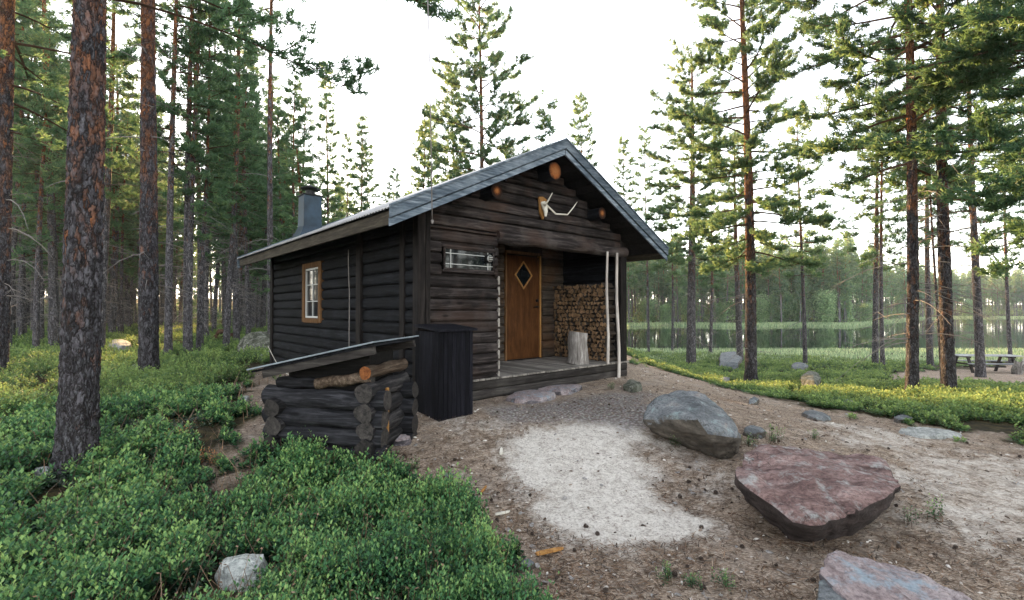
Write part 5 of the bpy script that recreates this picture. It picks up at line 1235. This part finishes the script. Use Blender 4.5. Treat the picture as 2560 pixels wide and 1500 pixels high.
# ================================================================== GROUND COVER (leafy dwarf shrubs)
def leaf_cloud(name, P, size, H, mat, rg, tint=0.0, upb=.75, aspect=.52, stemf=.3, K=13):
    """P shoots; each an upright stem with leaves spiralling up to a lighter tip rosette"""
    n_ = len(P)
    az = rg.uniform(0, 6.28, n_); ln = rg.uniform(.0, .65, n_); ax = np.stack([np.cos(az) * ln, np.sin(az) * ln, np.ones(n_)], 1); ax /= np.linalg.norm(ax, axis=1, keepdims=True)
    f = np.linspace(.22, 1, K)[None] + rg.uniform(-.03, .03, (n_, K)); C = P[:, None] + ax[:, None] * (f * H[:, None])[:, :, None]
    a2 = rg.uniform(0, 6.28, (n_, 1)) + np.arange(K)[None] * 2.4 + rg.uniform(-.3, .3, (n_, K)); el = (.35 + .75 * f ** 3) + rg.uniform(-.25, .25, (n_, K)); D = np.stack([np.cos(a2) * np.cos(el), np.sin(a2) * np.cos(el), np.sin(el)], -1)
    Sd = np.stack([-np.sin(a2), np.cos(a2), rg.uniform(-.25, .25, (n_, K))], -1); Sd /= np.linalg.norm(Sd, axis=-1, keepdims=True)
    L = (size[:, None] * rg.uniform(.7, 1.15, (n_, K)) * (1.1 - .35 * f))[:, :, None]; C = C + D * L * .15; dn = np.array([0, 0, -1.0])[None, None] * L * .12
    V = np.stack([C, C + D * L * .55 + Sd * L * aspect * .5 + dn * .3, C + D * L + dn, C + D * L * .55 - Sd * L * aspect * .5 + dn * .3], 2).reshape(-1, 3)
    r = (rg.uniform(0, .22, (n_, K)) + .15 + .50 * f ** 2.2 + rg.uniform(-.12, .22, (n_, 1)) + tint).ravel()  # lower leaves darkened as painted shade under the canopy; tips paler by nature
    V2 = []
    if stemf:
        m_ = rg.uniform(0, 1, n_) < stemf; Q = P[m_]; A = ax[m_] * H[m_, None]; w = np.stack([-A[:, 1], A[:, 0], A[:, 2] * 0], 1); w = w / (np.linalg.norm(w, axis=1, keepdims=True) + 1e-9) * (size[m_, None] * .07)
        V2 = np.stack([Q - w, Q + w, Q + A + w * .5, Q + A - w * .5], 1).reshape(-1, 3)
    nq = len(V) // 4; n2 = len(V2) // 4
    allv = np.vstack([V, V2]) if n2 else V
    return np_mesh(name, allv, np.arange(len(allv)), np.full(nq + n2, 4), np.concatenate([r, np.zeros(n2)]), [M[mat], M['limb']], False, np.concatenate([np.zeros(nq, int), np.ones(n2, int)]))
def sample_cover(rg, n, a0, a1, d0, d1):
    """log-uniform in depth so leaves get sparser and bigger with distance"""
    u = rg.uniform(0, 1, n); d = d0 * (d1 / d0) ** u; a = rg.uniform(a0, a1, n); return d * np.sin(a), d * np.cos(a), d
def cover(name, n, a0, a1, d0, d1, keep, mat, lab, hk=1.0, sk=1.0, seed=0, thr=.56):
    rg = np.random.default_rng(seed); x, y, d = sample_cover(rg, n, a0, a1, d0, d1)
    g, s_, gv = masks(x, y); pat = fbm(x * 1.1, y * 1.1, 60 + seed, 4); cf = 5.5 / np.maximum(1, d / 4) ** .6; clump = vnoise(x * cf, y * cf, 64) * .7 + vnoise(x * cf * 2.1, y * cf * 2.1, 65) * .3
    m_ = keep(x, y, d) & (rg.uniform(0, 1, n) < .15 + 1.3 * np.clip((g - .25) / .6, 0, 1)) & (g + (pat - .5) * 2.1 + (clump - .5) * 2.4 > thr) & (g > .3)
    l = np.array(CM.inverted()); lx = l[0, 0] * x + l[0, 1] * y + l[0, 3]; ly = l[1, 0] * x + l[1, 1] * y + l[1, 3]
    for (qx, qy, qr) in CLEAR: m_ &= (x - qx) ** 2 + (y - qy) ** 2 > qr * qr
    m_ &= ~((lx > -.15) & (lx < WID + .1) & (ly > -.12) & (ly < LEN + .1))
    c = np.array(CR.inverted()); cx_ = c[0, 0] * x + c[0, 1] * y + c[0, 3]; cy_ = c[1, 0] * x + c[1, 1] * y + c[1, 3]; m_ &= ~((cx_ > -.05) & (cx_ < 1.0) & (cy_ > -.05) & (cy_ < .75))
    x, y, d, clump, pat = x[m_], y[m_], d[m_], clump[m_], pat[m_]
    P = np.stack([x, y, ground(x, y) - .01], 1); size = .032 * (np.maximum(d, 2.2) / 2.2) ** .62 * sk; size = np.minimum(size, .13); edge = np.clip((g[m_] - .3) / .55, 0, 1); H = (.25 + .75 * edge) * (.012 + .27 * clump ** 1.7 + .12 * rg.uniform(0, 1, len(x)) ** 2) * hk * (1 + .5 * (pat - .4))
    o = obj_from(leaf_cloud(name, P, size, H, mat, rg), name); tag(o, lab, None, None, 'stuff'); return o
RAD = math.radians
_c = on_ground(608, 1452); _d = on_ground(108, 1192); CLEAR = [(_c.x, _c.y, .19), (_c.x + .08, _c.y + .02, .17), (_c.x + .02, _c.y - .14, .17), (_d.x, _d.y, .13), (_d.x + .03, _d.y - .15, .12)]
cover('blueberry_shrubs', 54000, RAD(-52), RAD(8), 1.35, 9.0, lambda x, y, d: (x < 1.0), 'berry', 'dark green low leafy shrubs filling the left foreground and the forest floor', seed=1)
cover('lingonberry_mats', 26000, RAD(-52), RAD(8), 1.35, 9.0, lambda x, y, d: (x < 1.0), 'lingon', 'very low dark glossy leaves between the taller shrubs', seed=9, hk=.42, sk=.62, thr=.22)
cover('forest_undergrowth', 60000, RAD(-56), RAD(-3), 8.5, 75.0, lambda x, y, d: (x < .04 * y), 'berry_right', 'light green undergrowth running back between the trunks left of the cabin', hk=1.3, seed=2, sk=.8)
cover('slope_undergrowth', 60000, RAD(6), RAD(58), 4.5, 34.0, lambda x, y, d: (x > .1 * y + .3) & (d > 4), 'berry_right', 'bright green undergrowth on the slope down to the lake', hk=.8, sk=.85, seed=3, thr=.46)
def dry_stems():
    rg = np.random.default_rng(5); x, y, d = sample_cover(rg, 5200, RAD(-50), RAD(10), 1.5, 11); g, s_, gv = masks(x, y); m_ = g > .35; x, y, d = x[m_], y[m_], d[m_]; n_ = len(x)
    P = np.stack([x, y, ground(x, y)], 1); a = rg.uniform(0, 6.28, n_); h = rg.uniform(.05, .24, n_); T = P + np.stack([np.cos(a) * h * rg.uniform(.1, 1.2, n_), np.sin(a) * h * rg.uniform(.1, 1.2, n_), h], 1); Sd = np.stack([-np.sin(a), np.cos(a), np.zeros(n_)], 1) * .0022 * (d[:, None] / 2.5) ** .7
    V = np.stack([P - Sd, P + Sd, T + Sd * .5, T - Sd * .5], 1); a3 = a + 1; q = rg.uniform(0, 1, n_) < .35; D3 = np.stack([np.cos(a3), np.sin(a3), np.full(n_, .3)], 1)[q] * .022; S3 = np.stack([-np.sin(a3), np.cos(a3), np.zeros(n_)], 1)[q] * .008
    V3 = np.stack([T[q] - S3 * .2, T[q] + D3 * .5 + S3, T[q] + D3, T[q] + D3 * .5 - S3], 1); V = np.concatenate([V, V3]).reshape(-1, 3); nn = len(V) // 4
    o = obj_from(np_mesh('dry_stems', V, np.arange(len(V)), np.full(nn, 4), np.concatenate([rg.uniform(.2, .95, n_), rg.uniform(.5, 1, nn - n_)]), [M['litter']]), 'dry_stems'); tag(o, 'dry brown stems and yellowed leaves among the low shrubs', None, None, 'stuff')
dry_stems()
# sprigs standing out individually
def sprig(px, py, s, label, mat='berry', n_=14, hh=.22):
    p = on_ground(px, py); rg = np.random.default_rng(int(px + py)); P = np.array([[p.x, p.y, p.z]]) + np.concatenate([rg.normal(0, .05 * s, (n_, 2)), np.zeros((n_, 1))], 1)
    me = leaf_cloud('sprig', P - np.array([[p.x, p.y, p.z]]), np.full(n_, .030 * s ** .5), np.full(n_, hh * s) * rg.uniform(.5, 1.1, n_), mat, rg, .1, .8, .45, 1.0); o = obj_from(me, 'leafy_sprig'); o.location = p; tag(o, label, 'plant')
sprig(782, 1140, 1.25, 'bright green leafy sprig in front of the log crib', n_=26)
sprig(845, 1138, .7, 'small leafy sprig in front of the crib right of the tall one')
sprig(1050, 1020, .8, 'leafy sprig against the black plank bin, left one', n_=18)
sprig(1096, 1030, .55, 'leafy sprig against the black plank bin, right one')
sprig(1035, 1178, .55, 'small green sprig alone on the litter below the crib')
sprig(1932, 1108, .8, 'green sprig behind the red boulder', n_=20); sprig(1878, 1118, .6, 'green tuft between the grey and the red boulder', n_=16)
sprig(2035, 1100, .5, 'small green tuft above the red boulder'); sprig(2330, 1300, .8, 'sparse green sprig right of the red boulder', n_=12); sprig(2275, 1312, .6, 'thin wispy sprig nearest the right side of the red boulder', n_=7)
sprig(1690, 1118, .6, 'dark tuft under the grey boulder', n_=14); sprig(1665, 1452, .45, 'tiny bright sprig in the bottom litter, left one'); sprig(1730, 1470, .4, 'tiny bright sprig in the bottom litter, middle one'); sprig(1812, 1468, .45, 'tiny bright sprig in the bottom litter, right one')
sprig(1530, 975, .5, 'little green tuft at the edge of the pink stone slabs')
sprig(455, 1110, .9, 'dry orange sprig in the left undergrowth', 'dry', 12, .2); sprig(520, 1165, .8, 'withered brown sprig beside the bare litter left of the crib', 'dry', 9, .2)

# pine litter on the clearing
def litter():
    rg = np.random.default_rng(77); n_ = 60000; x, y, d = sample_cover(rg, n_, RAD(-30), RAD(50), 1.5, 8.5); g, s_, gv = masks(x, y); m_ = (g < .5) & (rg.uniform(0, 1, n_) > s_ * 1.35 * (s_ > .5)) & (fbm(x * 2, y * 2, 91, 4) + rg.uniform(-.2, .2, n_) > .40)
    l = np.array(CM.inverted()); lx = l[0, 0] * x + l[0, 1] * y + l[0, 3]; ly = l[1, 0] * x + l[1, 1] * y + l[1, 3]; m_ &= ~((lx > -.15) & (lx < WID + .1) & (ly > -.12) & (ly < LEN + .1))
    x, y, d = x[m_], y[m_], d[m_]; n_ = len(x); P = np.stack([x, y, ground(x, y) + rg.uniform(.003, .014, n_)], 1); a = rg.uniform(0, 6.28, n_); L = rg.uniform(.025, .06, n_); w = rg.uniform(.0014, .0034, n_) * (d / 2.2) ** .5
    D = np.stack([np.cos(a), np.sin(a), rg.uniform(-.15, .3, n_)], 1) * L[:, None]; Sd = np.stack([-np.sin(a), np.cos(a), np.zeros(n_)], 1) * w[:, None]
    V = np.stack([P - Sd, P + Sd, P + D + Sd * .4, P + D - Sd * .4], 1).reshape(-1, 3)
    o = obj_from(np_mesh('pine_litter', V, np.arange(len(V)), np.full(n_, 4), rg.uniform(0, 1, n_) ** 1.2, [M['litter']]), 'pine_litter'); tag(o, 'fallen dry pine needles covering the bare clearing', None, None, 'stuff')
litter()
def debris():
    rg = np.random.default_rng(88); n_ = 5200; x, y, d = sample_cover(rg, n_, RAD(-32), RAD(52), 1.5, 12); g, s_, gv = masks(x, y); m_ = (g < .5) & (rg.uniform(0, 1, n_) > s_ * .75)
    l = np.array(CM.inverted()); lx = l[0, 0] * x + l[0, 1] * y + l[0, 3]; ly = l[1, 0] * x + l[1, 1] * y + l[1, 3]; m_ &= ~((lx > -.15) & (lx < WID + .1) & (ly > -.12) & (ly < LEN + .1))
    x, y, d = x[m_], y[m_], d[m_]; n_ = len(x); P = np.stack([x, y, ground(x, y) + .004], 1); a = rg.uniform(0, 6.28, n_); L = rg.uniform(.008, .034, n_) * (d / 2.5) ** .35; w = L * rg.uniform(.15, .6, n_)
    u = np.stack([np.cos(a), np.sin(a), rg.uniform(-.05, .25, n_)], 1) * L[:, None]; v = np.stack([-np.sin(a), np.cos(a), rg.uniform(-.2, .2, n_)], 1) * w[:, None]; up = np.array([[0, 0, 1.0]]) * L[:, None] * .28
    B_ = [P - u * .5, P + v * .5, P + u * .5, P - v * .45]; T_ = [P - u * .35 + up, P + v * .35 + up * 1.1, P + u * .3 + up * .8, P - v * .3 + up]
    V = np.stack(B_ + T_, 1).reshape(-1, 3); b = np.arange(n_)[:, None, None] * 8; q = np.array([[4, 5, 6, 7], [0, 1, 5, 4], [1, 2, 6, 5], [2, 3, 7, 6], [3, 0, 4, 7]])[None]; F_ = (b + q).reshape(-1, 4)
    o = obj_from(np_mesh('ground_debris', V, F_.ravel(), np.full(len(F_), 4), np.repeat(rg.uniform(0, 1, n_) ** 1.1, 5), [M['chips']]), 'ground_debris'); tag(o, 'bits of bark, gravel and wood strewn over the bare clearing', None, None, 'stuff')
debris()

# reeds on the shores
def reeds(name, n_, region, label, hgt, w, seed):
    rg = np.random.default_rng(seed); x, y = region(rg, n_); z = ground(x, y); m_ = (z > LAKE_Z - .5); x, y, z = x[m_], y[m_], np.maximum(z[m_], LAKE_Z - .1); n_ = len(x); a = rg.uniform(0, 6.28, n_); h = hgt * rg.uniform(.5, 1.2, n_)
    P = np.stack([x, y, z], 1); T = P + np.stack([np.cos(a) * h * .25, np.sin(a) * h * .25, h], 1); Sd = np.stack([-np.sin(a), np.cos(a), np.zeros(n_)], 1) * w
    V = np.stack([P - Sd, P + Sd, T + Sd * .2, T - Sd * .2], 1).reshape(-1, 3); o = obj_from(np_mesh(name, V, np.arange(len(V)), np.full(n_, 4), rg.uniform(0, 1, n_), [M['reed']]), name); tag(o, label, None, None, 'stuff')
def reg_far(rg, n_):
    ph = rg.uniform(.1, 1.6, n_); D = 84 + 78 * sstep(.68, .95, ph) + 3 * np.sin(ph * 23) + rg.uniform(-2.5, 5, n_); return ph * D, D
reeds('far_reeds', 26000, reg_far, 'pale reed belt along the far shore', .42, .05, 5)
def reg_near(rg, n_):
    D = rg.uniform(25, 37, n_); return rg.uniform(.18, 1.35, n_) * D, D
reeds('shore_sedge', 26000, reg_near, 'pale sedge and cotton grass along the near shore', .17, .022, 6)

def thicket(name, n_, region, label, seed, hmax=2.6, ls=.42):
    rg = np.random.default_rng(seed); x, y = region(rg, n_); z = ground(x, y); cl = vnoise(x * .22, y * .22, seed); m_ = z > LAKE_Z + .1; x, y, z, cl = x[m_], y[m_], z[m_], cl[m_]; n_ = len(x)
    P = np.stack([x, y, z + hmax * cl * rg.uniform(0, 1, n_) ** .8], 1); D = rg.normal(0, 1, (n_, 3)); D /= np.linalg.norm(D, axis=1, keepdims=True); Sd = np.cross(D, rg.normal(0, 1, (n_, 3))); Sd /= np.linalg.norm(Sd, axis=1, keepdims=True)
    V = np.stack([P, P + D * ls * .5 + Sd * ls * .3, P + D * ls, P + D * ls * .5 - Sd * ls * .3], 1).reshape(-1, 3)
    o = obj_from(np_mesh(name, V, np.arange(len(V)), np.full(n_, 4), rg.uniform(0, 1, n_) * .6 + cl * .4, [M['thicket']]), name); tag(o, label, None, None, 'stuff')
def reg_th(rg, n_):
    ph = rg.uniform(.1, 1.6, n_); D = 84 + 78 * sstep(.68, .95, ph) + 3 * np.sin(ph * 23) + 6 + 70 * rg.uniform(0, 1, n_) ** 1.4; return ph * D, D
thicket('far_shore_thicket', 30000, reg_th, 'green thicket under the pines of the far shore', 61, 3.4, .5)
def reg_tl(rg, n_):
    D = rg.uniform(58, 125, n_); return rg.uniform(-1.35, -.35, n_) * D, D
thicket('forest_thicket', 16000, reg_tl, 'dim young growth deep in the forest left of the cabin', 62, 3.0, .5)

# ================================================================== picnic table, stump, dead log
p = on_ground(2462, 930); pt = empty('picnic_table', p, math.radians(-4)); tag(pt, 'weathered grey picnic table with a fixed bench by the lake', 'picnic table')
mb = MB()
for k in range(4): mb.box(-1.30, 1.30, -.30 + k * .155, -.30 + k * .155 + .148, .70, .745, None, 0, .006)
mb.build('table_top', M['fence'], pt)
for s in (-1, 1):
    mb = MB(); yb = s * .68 - .12
    for k in range(2): mb.box(-1.18 - .02 * s, 1.42, yb + k * .125, yb + k * .125 + .118, .40, .44, None, 0, .005)
    mb.build('bench_seat', M['fence'], pt)
for x in (-.95, .85):
    for s in (-1, 1):
        mb = MB(); mb.obox((x, s * .50, -.05), (.09, 0, 0), (0, s * .07, 0), (0, -s * .28, .75)); mb.build('leg', M['skirt'], pt)
    mb = MB(); mb.box(x + .092, x + .14, -.78, .78, .33, .398, None, 0, .004); mb.build('cross_beam', M['skirt'], pt)
    mb = MB(); mb.box(x + .092, x + .14, -.32, .32, .63, .698, None, 0, .004); mb.build('cross_beam', M['skirt'], pt)
mb = MB(); mb.box(-.85, .85, -.03, .03, .20, .25, None, 0, .004); mb.build('stretcher', M['skirt'], pt)
p = on_ground(2543, 936)
mb = MB()
for k in range(14):
    a = k * 2.4; L_ = random.uniform(.15, .42); d = Vector((math.cos(a) * .5, math.sin(a) * .35, random.uniform(.2, 1.2))).normalized()
    mb.tube([Vector((0, 0, .18)) - d * .15, Vector((0, 0, .18)) + d * L_ * .5, Vector((0, 0, .18)) + d * L_ + Vector((.05, 0, .05))], [.09, .06, .015], 7, wob=.6)
mb.tube([(0, 0, -.05), (0, 0, .2), (.02, 0, .38)], [.16, .17, .13], 12, wob=.8)
o = mb.build('root_stump', M['stump']); o.location = p; tag(o, 'gnarled grey root stump beside the picnic table at the right edge', 'stump')
flat([(2552, 925), (2560, 895), (2600, 890), (2640, 915), (2600, 930)], 'pale boulder behind the root stump at the right edge', 'rock_pale', .5, 'rock', .03, 33, name='rock')
def dead_log(label, P, r, mat='twig'):
    mb = MB(); mb.tube(P, r, 12, .4, wob=.5)
    base = sum([Vector(q) for q in P], Vector()) / len(P); o = mb.build('dead_log', M[mat]); tag(o, label, 'dead log'); return o
D = 20.5
dead_log('short dark log lying end-on left of the mossy boulder', [at(535, 846, 20.2), at(560, 848, 20.8), at(590, 850, 21.2)], [.15, .14, .10], 'limb')
dead_log('bowed brown dead log left of the mossy boulder', [at(542, 836, 21.5), at(548, 829, 21.5), at(560, 828, 21.6), at(572, 838, 21.6), at(584, 841, 21.6), at(590, 838, 21.6)], [.10, .12, .10, .11, .12, .09], 'limb')

# ================================================================== air
hz = NT('thin_forest_haze'); hz.t.nodes.remove(hz.p); pv = hz.node("ShaderNodeVolumePrincipled"); pv.inputs['Color'].default_value = (.93, .96, 1.0, 1); pv.inputs['Density'].default_value = HAZE; pv.inputs['Anisotropy'].default_value = .45
hz.link(pv.outputs[0], hz.out.inputs['Volume'])
mb = MB(); mb.box(-1120, 1120, -1120, 1120, -9, 30, .5); o = mb.build('haze', hz.m); tag(o, 'thin pale evening haze between the trees and over the lake', None, None, 'stuff')
